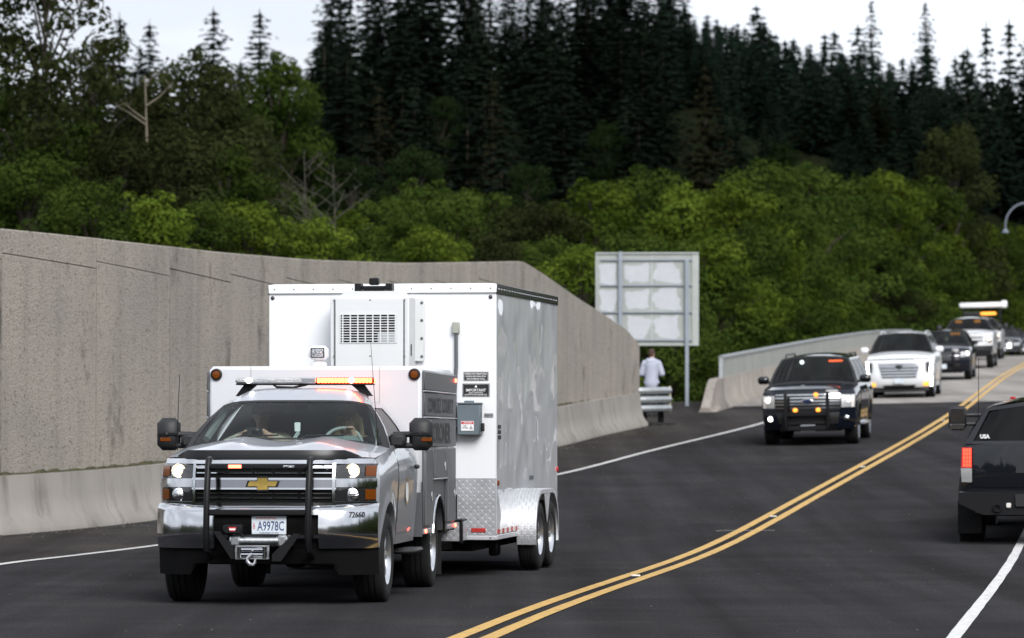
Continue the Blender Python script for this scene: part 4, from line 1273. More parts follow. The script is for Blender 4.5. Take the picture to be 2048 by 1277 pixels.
MB().box((0, LT/2, Z1 + .004), (WT - .06, LT - .02, .012)).build('roof', 'trailer_front', TL)
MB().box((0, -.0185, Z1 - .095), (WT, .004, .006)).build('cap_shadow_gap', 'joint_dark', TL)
for i in range(12):
    MB().ball((-WT/2 + .06 + i * .211, -.018, Z1 - .045), .008, 6, 4).build('rivet', 'conduit', TL)
for x in (-WT/2 + .04, WT/2 - .06):
    MB().ball((x, -.012, Z1 - .135), (.022, .012, .022), 8, 6).build('clearance_lamp', 'lens_dark', TL)
# tread plate stone guard with raised lugs
SGH = .60
MB().box((0, -.004, Z0 + SGH/2 + .045), (WT - .002, .012, SGH)).build('stone_guard', 'tread_plate', TL)
b = MB()
nx_, nz_ = 60, 15
for i in range(nx_):
    for j in range(nz_):
        x = -WT/2 + .03 + i * (WT - .06)/(nx_ - 1); z = Z0 + .065 + j * (SGH - .05)/(nz_ - 1)
        a = R(45) if (i + j) % 2 else R(-45)
        l, w_ = .019, .0065
        ca, sa = math.cos(a), math.sin(a)
        q = [(-l, 0), (0, -w_), (l, 0), (0, w_)]
        v = [(x + p * ca - r_ * sa, -.0102, z + p * sa + r_ * ca) for p, r_ in q] + [(x - l * .4 * ca, -.0128, z - l * .4 * sa), (x + l * .4 * ca, -.0128, z + l * .4 * sa)]
        b.add(v, [(0, 1, 5, 4), (1, 2, 5), (2, 3, 4, 5), (3, 0, 4)])
b.build('tread_lugs', 'tread_plate', TL, kind='stuff', smooth=False)
MB().cbox((0, -.012, Z0 + .02), (WT, .02, .045), .005).build('front_sill', 'aluminium', TL)
for x in (-1.0, -.3, .3, .62, .90, 1.16): MB().ball((x, -.023, Z0 + .02), .009, 6, 4).build('rivet', 'conduit', TL)
MB().cbox((1.03, -.014, Z0 + .10), (.155, .012, .045), .004).build('red_reflector', 'red_reflect', TL)
for sg in (1, -1):
    MB().cbox((sg * (WT/2 + .006), .07, .97), (.03, .05, .06), .01).build('side_marker', 'amber', TL)
    MB().cbox((sg * (WT/2 + .006), LT - .05, 1.06), (.03, .05, .06), .01).build('side_marker', 'red_lens', TL)
# cooling unit
UX, UY = -.035, -.42
def ux(px): return (px - 1024) / 190.5 + 1.376
cu = MB().cbox((-.055, -.215, 2.28), (.84, .40, 1.28), .012).build('cooling_unit', 'unit_white', TL)
MB().cbox((-.055, -.422, 2.28), (.72, .014, 1.24), .004).build('front_panel', 'unit_white', cu)
for x in (-.425, .315): MB().box((x, -.4235, 2.28), (.012, .006, 1.22)).build('panel_gap', 'conduit', cu)
MB().prism([(-.40, 0), (.33, 0), (.25, .06), (-.31, .06)], lambda a, c, d: (a, d, 2.92 + c), -.38, -.02).build('hood_cap', 'unit_white', cu)
MB().cbox((.405, -.05, 2.58), (.11, .02, .66), .004).build('mounting_flange', 'unit_white', cu)
for z in (2.865, 2.68, 2.49, 2.30):
    MB().ball((.435, -.063, z), (.016, .01, .016), 8, 6).build('bolt', 'conduit', cu)
for x in (-.43, -.045, .32):
    for z in (2.885, 2.3): MB().ball((x, -.431, z), (.009, .006, .009), 6, 4).build('screw', 'conduit', cu)
MB().box((.367, -.30, 2.365), (.006, .035, .12)).build('side_slot', 'under', cu)
# perforated grille: real bars over a dark recess
gx0, gx1, gz0, gz1 = -.365, .235, 2.44, 2.735
nrow = 11; pz = (gz1 - gz0)/nrow
MB().box(((gx0 + gx1)/2, -.4300, (gz0 + gz1)/2), (gx1 - gx0, .002, gz1 - gz0)).build('grille_recess', 'under', cu)
MB().box((.13, -.4315, gz0 + pz * 2), (.19, .0008, pz * 4)).build('filter_card', 'galvanised', cu)
b = MB()
for j in range(nrow + 1): b.box(((gx0 + gx1)/2, -.434, gz0 + j * pz), (gx1 - gx0 + .01, .008, pz * .30))
pitch_ = (gx1 - gx0)/7.5
for j in range(nrow):
    xs_ = [gx0, gx1] + [gx0 + (k + (.5 if j % 2 else 0)) * pitch_ + (.03 if j % 2 == 0 else -.01) for k in range(0, 8)]
    for x in xs_:
        if gx0 - .01 <= x <= gx1 + .01: b.box((x, -.434, gz0 + (j + .5) * pz), (.013, .0078, pz * .72))
b.build('grille', 'unit_white', cu)
# black folding-mast fitting above the unit
b = MB().cbox((-.035, -.25, 3.02), (.36, .10, .035), .008).cbox((-.035, -.25, 3.085), (.10, .10, .075), .012).cbox((-.035, -.25, 2.99), (.22, .08, .035), .005)
for x in (-.20, .13): b.cbox((x, -.25, 3.02), (.07, .14, .085), .006)
for x in (-.19, .10): b.cbox((x, -.25, 2.965), (.04, .06, .05), .005)
b.build('camera_bracket', 'black_metal', TL)
# conduit, junction box, disconnect and notices
MB().cbox((.795, -.04, 2.60), (.075, .06, .12), .008).build('junction_box', 'beige_box', TL)
MB().tube([(.797, -.035, 2.55), (.799, -.035, 2.2), (.785, -.035, 1.95), (.78, -.035, 1.40)], .020, 8).build('conduit', 'conduit', TL)
MB().tube([(.78, -.035, 1.56), (.82, -.04, 1.54), (.845, -.06, 1.53)], .014, 6).tube([(.78, -.035, 1.62), (.80, -.04, 1.66), (.845, -.06, 1.66)], .020, 6).build('cable', 'black_plastic', TL)
db = MB().cbox((.95, -.085, 1.635), (.245, .15, .33), .012).build('disconnect_box', 'box_grey', TL)
MB().cbox((.95, -.09, 1.806), (.26, .16, .016), .005).cbox((.95, -.11, 1.82), (.10, .06, .03), .008).build('lid', 'box_grey', db)
MB().cbox((1.09, -.08, 1.555), (.03, .06, .09), .008).build('switch_handle', 'black_plastic', db)
lb_ = MB().box((.94, -.163, 1.57), (.135, .003, .10)).build('danger_label', 'decal_white', db)
MB().box((.94, -.166, 1.602), (.128, .002, .026)).build('label_band', 'decal_red', lb_)
lettering('DANGER', 'decal_white', lb_, (.945, -.1675, 1.602), FRONT, .09, .015, .02)
lettering('HIGH\nVOLTAGE', 'decal_black', lb_, (.913, -.1655, 1.56), FRONT, .062, .035, .02)
MB().prism([(-.022, -.018), (.022, -.018), (0, .022)], lambda a, c, d: (.978 + a, -.1655 + d, 1.553 + c), 0, .001).build('warning_triangle', 'galvanised', lb_)
def notice(cx_, cz, wd, ht, lines):
    n_ = MB().cbox((cx_, -.010, cz), (wd, .006, ht), .002).build('notice_plate', 'decal_black', TL)
    for (tx_, dz, w_, h_) in lines: lettering(tx_, 'decal_white', n_, (cx_, -.0142, cz + dz), FRONT, w_, h_, .015)
    for sx_, sz, dx_, dz_ in ((wd - .012, .0025, 0, ht/2 - .006), (wd - .012, .0025, 0, -ht/2 + .006), (.0025, ht - .012, wd/2 - .006, 0), (.0025, ht - .012, -wd/2 + .006, 0)):
        MB().box((cx_ + dx_, -.0138, cz + dz_), (sx_, .001, sz)).build('notice_border', 'decal_white', n_)
    return n_
notice(1.005, 2.09, .265, .095, [('OPERATION MANUALS', .026, .235, .017), ('INSIDE RECORD BOX', 0, .215, .017), ('ON INTERIOR WALL', -.026, .20, .017)])
nn = notice(1.005, 1.945, .29, .14, [('IMPORTANT', .0, .21, .030), ('READ OPERATING', -.028, .15, .012), ('INSTRUCTIONS BEFORE USE', -.047, .235, .012)])
MB().prism([(-.016, 0), (.016, 0), (0, .028)], lambda a, c, d: (1.005 + a, -.0145 + d, 1.974 + c), 0, .001).build('warning_triangle', 'decal_white', nn)
nn = notice(1.14, 1.68, .095, .042, [])
for dz in (.007, -.006): MB().box((1.14, -.0138, 1.68 + dz), (.07, .001, .006)).build('faded_print', 'galvanised', nn)
# side fittings
X = WT/2 + .004
MB().cbox((X, .17, 1.56), (.012, .17, .04), .003).cbox((X, .17, 1.505), (.012, .17, .04), .003).cbox((X, .17, 1.45), (.012, .17, .04), .003).build('side_notice', 'decal_black', TL)
MB().cbox((X, 2.35, .995), (.012, .30, .045), .003).build('side_nameplate', 'conduit', TL)
# tongue, tool box and frame
MB().box((0, LT/2 + .1, Z0 - .07), (WT - .6, LT - .3, .12)).build('frame', 'under', TL)
MB().prism([(-.75, .0), (-.65, .0), (-.03, -1.35), (-.10, -1.35)], lambda a, c, d: (a, c, d), Z0 - .10, Z0 - .01).prism([(.75, .0), (.65, .0), (.03, -1.35), (.10, -1.35)], lambda a, c, d: (a, c, d), Z0 - .10, Z0 - .01).cbox((0, -1.35, Z0 - .03), (.2, .3, .1), .02).build('tongue', 'black_metal', TL)
tb = MB().cbox((.63, -.40, Z0 + .10), (.62, .42, .20), .008).build('tongue_box', 'tread_plate', TL)
MB().cbox((.952, -.605, Z0 + .105), (.03, .05, .25), .006).cbox((.63, -.40, Z0 + .218), (.63, .44, .02), .006).build('box_rim', 'black_metal', tb)
b = MB()
for i in range(16):
    for j in range(5):
        x = .34 + i * .0385; z = Z0 + .03 + j * .038; a = R(45) if (i + j) % 2 else R(-45); ca, sa = math.cos(a), math.sin(a); l, w_ = .016, .0055
        v = [(x + p * ca - r_ * sa, -.611, z + p * sa + r_ * ca) for p, r_ in ((-l, 0), (0, -w_), (l, 0), (0, w_))] + [(x, -.615, z)]
        b.add(v, [(0, 1, 4), (1, 2, 4), (2, 3, 4), (3, 0, 4)])
b.build('tread_lugs', 'tread_plate', tb, kind='stuff', smooth=False)
MB().tube([(0, -1.1, .1), (0, -1.1, .95)], .035, 8).build('jack', 'steel', TL)
# tandem wheels and tread-plate fenders
tw = None
AX = (1.78, 2.58)
for ya in AX:
    for sg in (1, -1):
        if tw is None: tw = make_wheel(.37, .21, .20, 6, 'alloy'); o = tw; o.parent = TL
        else: o = copy_tree(tw, TL)
        o.location = (sg * (WT/2 + .095), ya, .37); o.rotation_euler = (.4, 0, 0 if sg > 0 else math.pi)
for ya in AX: MB().lathe([(.045, -1.15), (.045, 1.15)], 8, (0, ya, .34), 'x').build('axle', 'under', TL)
MB().cbox((WT/2 - .25, 1.40, .24), (.10, .22, .16), .02).build('equalizer', 'black_metal', TL)
for sg in (1, -1):
    pts = []
    c0, c1 = AX[0], AX[1]
    for a in lin(R(200), R(92), 16): pts.append((c0 + .44 * math.cos(a), .43 + .44 * math.sin(a)))
    for a in lin(R(88), R(-20), 16): pts.append((c1 + .44 * math.cos(a), .43 + .44 * math.sin(a)))
    xin, xo = sg * (WT/2 + .002), sg * (WT/2 + .215)
    b = MB()
    n = len(pts)
    b.add([(xin, y, z) for y, z in pts] + [(xo, y, z) for y, z in pts] + [(xo, y * .975 + .025 * 2.18, z - .045) for y, z in pts], [(i, i + 1, n + i + 1, n + i) for i in range(n - 1)] + [(n + i, n + i + 1, 2*n + i + 1, 2*n + i) for i in range(n - 1)])
    fd = b.build('fender', 'aluminium', TL)
    b = MB()
    rr_ = random.Random(2)
    for i in range(n - 1):
        for q in range(6):
            for h_ in (0.25, .75):
                y = pts[i][0] + (pts[i + 1][0] - pts[i][0]) * h_; z = pts[i][1] + (pts[i + 1][1] - pts[i][1]) * h_
                d = Vector((0, pts[i + 1][0] - pts[i][0], pts[i + 1][1] - pts[i][1])).normalized(); nrm = Vector((0, d.z, -d.y))
                if nrm.dot(Vector((0, y - 2.18, z - .3))) < 0: nrm = -nrm
                x = xin + (xo - xin) * (q + .5)/6
                p0 = Vector((x, y, z)) + nrm * .0015; e = (d + Vector(((1 if (i + q) % 2 else -1), 0, 0))).normalized(); f2 = e.cross(nrm)
                b.add([p0 - e * .017, p0 - f2 * .006, p0 + e * .017, p0 + f2 * .006, p0 + nrm * .0022], [(0, 1, 4), (1, 2, 4), (2, 3, 4), (3, 0, 4)])
    b.build('tread_lugs', 'tread_plate', fd, kind='stuff', smooth=False)
    # V-shaped filler plate between the wheels
    MB().prism([(c0 + .18, .84), (c1 - .18, .84), (2.18, .50)], lambda a, c, d: (d, a, c), xo - sg * .004, xo - sg * .010).build('fender_web', 'aluminium', fd)

# ================================================================== THE OTHER VEHICLES
def tubeguard(s, xs_, z0, z1, y, root, w_=.07, bars=()):
    o = MB().cbox(((xs_[0] + xs_[1])/2, y + .10, z0 + .12), (xs_[1] - xs_[0], .14, .06), .012).build('push_bumper', 'black_metal', root)
    for x in xs_: MB().cbox((x, y, (z0 + z1)/2), (w_, .09, z1 - z0), .02).build('upright', 'black_metal', o)
    for (z, h_) in bars: MB().cbox(((xs_[0] + xs_[1])/2, y + .02, z), (xs_[1] - xs_[0], .05, h_), .012).build('crossbar', 'black_metal', o)
    return o
def roofrails(s, m='black_plastic'):
    for sg in (1, -1):
        x = s.Wr * .93
        MB().tube([(sg * x, s.yw + .35, s.zre + .03), (sg * x, s.yw + .5, s.zre + .085), (sg * x, s.yrt - .5, s.zre + .085), (sg * x, s.yrt - .3, s.zre + .03)], .02, 6).build('roof_rail', m, s.root)

# ---- dark SUV with push bumper, first behind the trailer
loc, pit = place(81.4, 6.21)
SU = thing('patrol_suv', loc, 'black SUV with push bumper and flashing amber and red lights behind the trailer', 'car', yaw=R(-9.6), pitch=pit, roll=R(-1.1))
S1 = Shell(SU, 'paint_navy', W=1.01, L=5.33, y0=.32, fn=3.6, fk=.04, zk=.36, zb=1.24, fa=.98, ra=4.09, Ra=.47, zax=.41, zlow=.34, zhf=1.17, yc=1.45, yw=2.12, zre=1.80, zroof=1.90, Wr=.72, yrt=4.95, yrb=5.15,
           fprof=[(.3, .16), (.45, .05), (.6, 0), (.95, .02), (1.17, .10)], crown=.07)
S1.body(); S1.interior(); S1.wheels(r=.41, wd=.28, rim=.27, spokes=6, rimmat='dark_chrome'); roofrails(S1)
S1.mirrors('paint_black', out=.13, size=(.24, .13, .17), z=1.36)
g_ = S1.fq('grille', [(-.66, .74), (.66, .74), (.70, 1.10), (-.70, 1.10)], .006, .03, 'black_gloss', 12, 3)
for z in (1.075, 1.01, .94, .875, .80): S1.fq('grille_bar', [(-.68, z - .012), (.68, z - .012), (.68, z + .012), (-.68, z + .012)], .022, .03, 'chrome' if z != .80 else 'dark_chrome', 12, 2, g_)
for sg in (1, -1):
    h = S1.fq('headlight', [(sg * .70, .80), (sg * .965, .80), (sg * .975, 1.06), (sg * .70, 1.06)], .014, .04, 'clear_lens', 6, 4)
    S1.disc('bulb', sg * .84, .97, .058, .03, 'lamp_white', h)
    S1.fq('running_light', [(sg * .90, .80), (sg * .955, .80), (sg * .965, 1.05), (sg * .91, 1.05)], .02, .02, 'white_reflect', 3, 3, h)
    S1.disc('fog_light', sg * .80, .575, .052, .02, 'lamp_white' if sg < 0 else 'reflector')
    S1.fq('skid_trim', [(sg * .30, .33), (sg * .62, .31), (sg * .55, .47), (sg * .30, .43)], .02, .03, 'dark_chrome', 4, 2)
S1.fq('lower_intake', [(-.62, .46), (.62, .46), (.66, .70), (-.66, .70)], .01, .02, 'black_plastic', 10, 3)
S1.fq('skid_plate', [(-.30, .335), (.30, .335), (.30, .435), (-.30, .435)], .02, .03, 'dark_chrome', 4, 2)
oy = S1.fy(0, .93) - .045
e_ = MB().lathe([(0, -.012), (.10, -.012), (.125, .0)], 24, (0, 0, 0), 'y', M=Matrix.Translation((0, oy, .935)) @ Matrix.Diagonal((1, 1, .45, 1))).build('emblem', 'chrome', SU)
MB().lathe([(0, -.018), (.10, -.018), (.105, -.01)], 24, (0, 0, 0), 'y', M=Matrix.Translation((0, oy, .935)) @ Matrix.Diagonal((1, 1, .43, 1))).build('emblem_face', 'emblem_blue', e_)
lettering('Ford', 'chrome', e_, (0, oy - .0205, .935), FRONT, .12, .04)
pb = tubeguard(S1, (-.45, .43), .36, 1.14, -.10, SU, bars=((.68, .10), (.38, .10)))
for (x, z) in ((.19, 1.08), (-.25, .76), (.23, .76)): MB().ball((x, -.12, z), (.05, .03, .042), 10, 6).build('amber_light', 'led_amber', pb)
S1.plate(.0, .385, off=.14, word='')
MB().cbox((.44, 2.02, 1.745), (.30, .03, .04), .01).build('visor_light', 'led_red', SU)
MB().ball((-.28, 1.99, 1.73), (.045, .03, .042), 10, 6).build('visor_spot', 'led_white', SU)
for sg in (1, -1): MB().cbox((sg * .98, 2.55, .40), (.16, 1.9, .05), .02).build('running_board', 'dark_chrome', SU)
S1.sq('door', 1.55, 2.55, .48, 1.2, .005, 'paint_navy'); S1.sq('door', 2.58, 3.55, .48, 1.2, .005, 'paint_navy')
for sg in (1, -1):
    for y_ in (2.4, 3.4): MB().cbox((sg * (S1.sx(y_, 1.08) + .025), y_, 1.09), (.03, .2, .035), .01).build('handle', 'chrome', SU)
    S1.sq('badge', .62 + .95, .80 + .95, .98, 1.04, .012, 'chrome', sides=(sg,), ny=3, nz=2)

# ---- white luxury SUV
loc, pit = place(115.0, 11.47)
ES = thing('luxury_suv', loc, 'white SUV with broad chrome grille and vertical lamps following the black SUV', 'car', yaw=R(-9.4), pitch=pit, roll=R(-1.1))
S2 = Shell(ES, 'paint_white', W=1.02, L=5.25, y0=.28, fn=4.6, fk=.04, zk=.32, zb=1.29, fa=.99, ra=3.99, Ra=.48, zax=.41, zlow=.33, zhf=1.13, yc=1.40, yw=2.05, zre=1.87, zroof=1.97, Wr=.72, yrt=4.9, yrb=5.1,
           fprof=[(.3, .14), (.45, .03), (.65, 0), (1.0, .04), (1.12, .10)], crown=.09)
S2.body(); S2.interior(); S2.wheels(r=.41, wd=.28, rim=.28, spokes=7, rimmat='chrome'); roofrails(S2, 'chrome')
S2.mirrors('paint_white', out=.15, size=(.24, .13, .18), z=1.42)
g_ = S2.fq('grille', [(-.50, .61), (.50, .61), (.63, 1.06), (-.63, 1.06)], .008, .03, 'black_gloss', 12, 4)
for k, z in enumerate((1.035, .945, .855, .765, .675)):
    hw = .50 + (z - .61)/.45 * .12
    S2.fq('grille_bar', [(-hw, z - .024), (hw, z - .024), (hw, z + .024), (-hw, z + .024)], .024, .03, 'chrome', 12, 2, g_)
MB().prism([(-.11, .07), (.11, .07), (.08, -.03), (0, -.075), (-.08, -.03)], lambda a, c, d: (a, S2.fy(0, .92) - .05 + d, .925 + c), -.01, .02).build('emblem', 'chrome', ES)
for sg in (1, -1):
    h = S2.fq('headlight', [(sg * .80, .78), (sg * .95, .74), (sg * .985, 1.10), (sg * .78, 1.06)], .014, .04, 'lens_dark', 5, 5)
    S2.fq('running_light', [(sg * .895, .75), (sg * .95, .74), (sg * .985, 1.10), (sg * .925, 1.09)], .022, .02, 'led_white', 4, 5, h)
    h = S2.fq('fog_lamp', [(sg * .74, .36), (sg * .96, .35), (sg * .975, .63), (sg * .88, .60)], .012, .03, 'paint_white', 5, 4)
    S2.fq('running_light', [(sg * .915, .36), (sg * .965, .36), (sg * .975, .63), (sg * .93, .62)], .022, .02, 'led_white', 4, 4, h)
    S2.fq('turn_signal', [(sg * .70, .37), (sg * .87, .36), (sg * .87, .48), (sg * .72, .47)], .018, .02, 'led_amber', 4, 2, h)
S2.plate(.0, .53, off=.05)
S2.fq('lower_intake', [(-.44, .325), (.44, .325), (.50, .40), (-.50, .40)], .014, .03, 'black_plastic', 10, 2)
MB().cbox((0, .35, .25), (1.7, .3, .12), .03).build('air_dam', 'black_plastic', ES)
S2.sq('door', 1.55, 2.55, .48, 1.2, .005, 'paint_white'); S2.sq('door', 2.58, 3.55, .48, 1.2, .005, 'paint_white')
for sg in (1, -1):
    S2.sq('side_trim', .8 + .7, 3.5, .46, .50, .014, 'chrome', sides=(sg,))

# ---- second dark patrol SUV
loc, pit = place(136.0, 15.08)
EX = thing('patrol_suv', loc, 'black patrol SUV with three red windshield lights behind the white SUV', 'car', yaw=R(-9.2), pitch=pit, roll=R(-1.1))
S3 = Shell(EX, 'paint_navy', W=1.0, L=5.05, y0=.36, fn=3.2, fk=.06, zk=.32, zb=1.18, fa=.95, ra=3.97, Ra=.45, zax=.38, zlow=.30, zhf=1.10, yc=1.40, yw=2.1, zre=1.68, zroof=1.78, Wr=.69, yrt=4.6, yrb=4.9,
           fprof=[(.3, .14), (.5, .02), (.7, 0), (1.1, .10)], crown=.08)
S3.body(); S3.interior(); S3.wheels(r=.38, wd=.26, rim=.24, rimmat='dark_chrome'); S3.mirrors('paint_black', z=1.30)
g_ = S3.fq('grille', [(-.58, .72), (.58, .72), (.62, 1.0), (-.62, 1.0)], .01, .03, 'black_plastic', 10, 3)
S3.fq('grille_bar', [(-.58, .85), (.58, .85), (.58, .875), (-.58, .875)], .02, .02, 'dark_chrome', 10, 2, g_)
for sg in (1, -1):
    h = S3.fq('headlight', [(sg * .64, .82), (sg * .94, .84), (sg * .95, 1.0), (sg * .64, 1.0)], .014, .04, 'clear_lens', 6, 3)
    S3.disc('bulb', sg * .86, .94, .065, .03, 'lamp_white', h)
S3.fq('lower_intake', [(-.6, .40), (.6, .40), (.62, .60), (-.62, .60)], .01, .02, 'black_plastic', 8, 2)
tubeguard(S3, (-.40, .40), .36, 1.05, -.09, EX, bars=((.62, .10), (.40, .10)))
S3.plate(0, .50, off=.13)
for i in range(3): MB().ball((.26 + i * .12, 1.98, 1.615), (.055, .03, .045), 10, 6).build('visor_light', 'led_amber', EX)

# ---- pickups farther back
def pickup(root, paint, z_lift, lit, grill, glassm='tinted', bump_m='chrome', H=2.0):
    s = Shell(root, paint, W=1.01, L=6.1, y0=.32, fn=4.2, fk=.035, zk=.42 + z_lift, zb=1.34 + z_lift, fa=.98, ra=4.6, Ra=.48, zax=.41 + z_lift * .5, zlow=.52 + z_lift, zhf=1.28 + z_lift, yc=1.45, yw=2.05, zre=1.82 + z_lift, zroof=1.92 + z_lift,
              Wr=.70, yrt=3.4, yrb=3.75, fprof=[(.3, .1), (.6, .02), (.9, .04), (1.3, .10)], crown=.08, wins=[(.05, .48), (.54, .94)], glass=glassm, wglass=glassm)
    s.body(); s.interior(seat_y=2.5); s.wheels(r=.42, wd=.28, rim=.24, spokes=8)
    MB().box((0, 4.95, s.zb - .25), (1.75, 2.1, .03)).box((0, 3.80, s.zb - .06), (1.85, .05, .40)).box((0, 6.0, s.zb - .06), (1.85, .05, .40)).build('bed', 'black_plastic', root)
    z = z_lift
    g_ = s.fq('grille', [(-.62, .86 + z), (.62, .86 + z), (.62, 1.20 + z), (-.62, 1.20 + z)], .01, .03, 'black_gloss', 8, 3)
    for q in (.90, 1.03, 1.16): s.fq('grille_bar', [(-.62, q - .03 + z), (.62, q - .03 + z), (.62, q + .03 + z), (-.62, q + .03 + z)], .024, .03, grill, 8, 2, g_)
    for sg in (1, -1):
        h = s.fq('headlight', [(sg * .66, .86 + z), (sg * .94, .86 + z), (sg * .95, 1.20 + z), (sg * .66, 1.20 + z)], .014, .04, 'clear_lens', 5, 3)
        s.disc('bulb', sg * .82, 1.06 + z, .085, .03, lit, h)
        s.fq('turn_signal', [(sg * .86, .87 + z), (sg * .945, .87 + z), (sg * .945, .95 + z), (sg * .86, .95 + z)], .02, .02, 'amber', 3, 2, h)
    s.fq('bumper', [(-.97, .50 + z), (.97, .50 + z), (.99, .78 + z), (-.99, .78 + z)], .06, .10, bump_m, 14, 4)
    s.fq('air_dam', [(-.85, .34 + z), (.85, .34 + z), (.9, .50 + z), (-.9, .50 + z)], .0, .05, 'black_plastic', 10, 2)
    s.plate(0, .62 + z, off=.075)
    for sg in (1, -1):
        m_ = MB().cbox((sg * 1.20, 1.9, 1.47 + z), (.20, .13, .30), .04).build('mirror', 'black_plastic', root, ang=60)
        MB().tube([(sg * .92, 1.86, 1.44 + z), (sg * 1.2, 1.88, 1.44 + z)], .03, 8).build('mirror_arm', 'black_plastic', m_)
    return s
loc, pit = place(155.0, 18.2)
F1 = thing('pickup_truck', loc, 'tall white pickup with two amber lights in the windshield', 'truck', yaw=R(-9.2), pitch=pit, roll=R(-1.1))
S4 = pickup(F1, 'paint_white', .14, 'lamp_warm', 'paint_white', bump_m='black_plastic')
for x in (-.42, .33): MB().cbox((x, 1.93, 1.885), (.26, .03, .11), .02).build('visor_light', 'led_amber', F1)
MB().cbox((0, .0, .62), (1.8, .16, .30), .04).build('winch_bumper', 'black_metal', F1)

loc, pit = place(180.0, 21.65)
F2 = thing('pickup_truck', loc, 'white work pickup with amber light bar and long white box on its roof rack', 'truck', yaw=R(-9.2), pitch=pit, roll=R(-1.1))
S5 = pickup(F2, 'paint_white', .06, 'lamp_warm', 'black_gloss', bump_m='black_plastic')
lb2 = MB().cbox((0, 2.45, 2.06), (1.5, .28, .05), .02).build('light_bar', 'black_metal', F2)
MB().cbox((.38, 2.42, 2.15), (.72, .26, .13), .03).build('amber_lens', 'led_amber', lb2)
MB().cbox((-.38, 2.42, 2.15), (.72, .26, .13), .03).build('dark_lens', 'lens_dark', lb2)
rk = MB().cbox((.85, 4.7, 2.36), (.05, 2.0, .05), .01)
for y_ in (3.75, 5.7):
    for sg in (1, -1): rk.cbox((sg * .85, y_, 1.85), (.06, .06, 1.15), .01)
    rk.cbox((0, y_, 2.40), (1.9, .06, .06), .01)
rk.build('rack', 'black_metal', F2)
ab = MB().cbox((0, 3.75, 2.56), (2.05, .3, .24), .05).build('folded_sign_board', 'decal_white', F2)
MB().cbox((1.08, 3.75, 2.58), (.28, .34, .34), .05).build('board_hinge', 'decal_white', ab)

# ---- dark cars at the far end of the convoy
def sedan(root, paint):
    s = Shell(root, paint, W=.93, L=4.85, y0=.40, fn=3.0, fk=.07, zk=.22, zb=.96, fa=.92, ra=3.75, Ra=.37, zax=.33, zlow=.22, zhf=.80, yc=1.35, yw=2.15, zre=1.36, zroof=1.45, Wr=.60, yrt=3.3, yrb=4.2, fprof=[(.2, .12), (.4, 0), (.8, .12)],
              crown=.09, wins=[(.05, .44), (.48, .84)])
    s.body(); s.interior(seat_y=2.4); s.wheels(r=.335, wd=.22, rim=.22); s.mirrors(paint, z=1.02, out=.10, size=(.18, .12, .12))
    # boot lid
    MB().grid(lambda u, v: (u * s.sx(4.2, .96) * .98, 4.15 + v * .62, .955 - .03 * v * v + .02 * (1 - u * u)), lin(-1, 1, 9), lin(0, 1, 4)).build('boot_lid', paint, root)
    g_ = s.fq('grille', [(-.42, .42), (.42, .42), (.5, .70), (-.5, .70)], .01, .03, 'black_gloss', 8, 3)
    for z in (.46, .55, .64): s.fq('grille_bar', [(-.46, z - .012), (.46, z - .012), (.46, z + .012), (-.46, z + .012)], .022, .02, 'chrome', 8, 2, g_)
    for sg in (1, -1): s.fq('headlight', [(sg * .56, .56), (sg * .86, .58), (sg * .88, .72), (sg * .56, .70)], .014, .03, 'clear_lens', 5, 2)
    s.fq('bumper_trim', [(-.75, .27), (.75, .27), (.78, .33), (-.78, .33)], .02, .03, 'chrome', 10, 2)
    s.plate(0, .36, off=.04)
loc, pit = place(203.0, 25.65)
C1 = thing('sedan', loc, 'dark grey sedan partly hidden behind the work pickup', 'car', yaw=R(-9.2), pitch=pit)
sedan(C1, 'paint_charcoal')
loc, pit = place(222.0, 29.3)
C2 = thing('sedan', loc, 'dark blue sedan last in the convoy at the right edge', 'car', yaw=R(-9.2), pitch=pit)
sedan(C2, 'paint_navy')

# ---- dark pickup with canopy on the right, seen from behind
loc, pit = place(48.7, 6.60)
TU = thing('canopy_pickup', (6.61 + 5.75 * math.sin(R(9.5)), 48.7 + 5.75 * math.cos(R(9.5)), rz(6.61, 51) + .0), 'dark grey lifted pickup with canopy and lit brake light at the right edge', 'truck', yaw=R(180 - 9.5), pitch=-R(1.6))
S6 = Shell(TU, 'paint_grey', W=1.0, L=5.75, y0=.32, fn=4.0, ry=.10, zk=.62, zb=1.36, fa=1.0, ra=4.60, Ra=.52, zax=.47, zlow=.66, zhf=1.25, yc=1.5, yw=2.2, zre=1.80, zroof=1.92, Wr=.70, yrt=5.52, yrb=5.68, rprof=[(.5, .02), (1.0, 0), (1.36, .03)],
           crown=.08, wins=[(.04, .24), (.27, .42), (.47, .94)], glass='tinted_dark', wglass='tinted_dark', rear_glass=True, rk=.015)
S6.body(); S6.interior(); S6.wheels(r=.48, wd=.31, rim=.25, spokes=6, rimmat='black_metal', track=1.05)
tg = S6.fq('tailgate', [(-.83, .82), (.83, .82), (.83, 1.345), (-.83, 1.345)], .010, .03, 'paint_grey', 8, 8, surf='r')
S6.fq('tailgate_recess', [(-.30, 1.0), (.30, 1.0), (.27, 1.22), (-.27, 1.22)], .016, .01, 'paint_black', 4, 2, tg, surf='r')
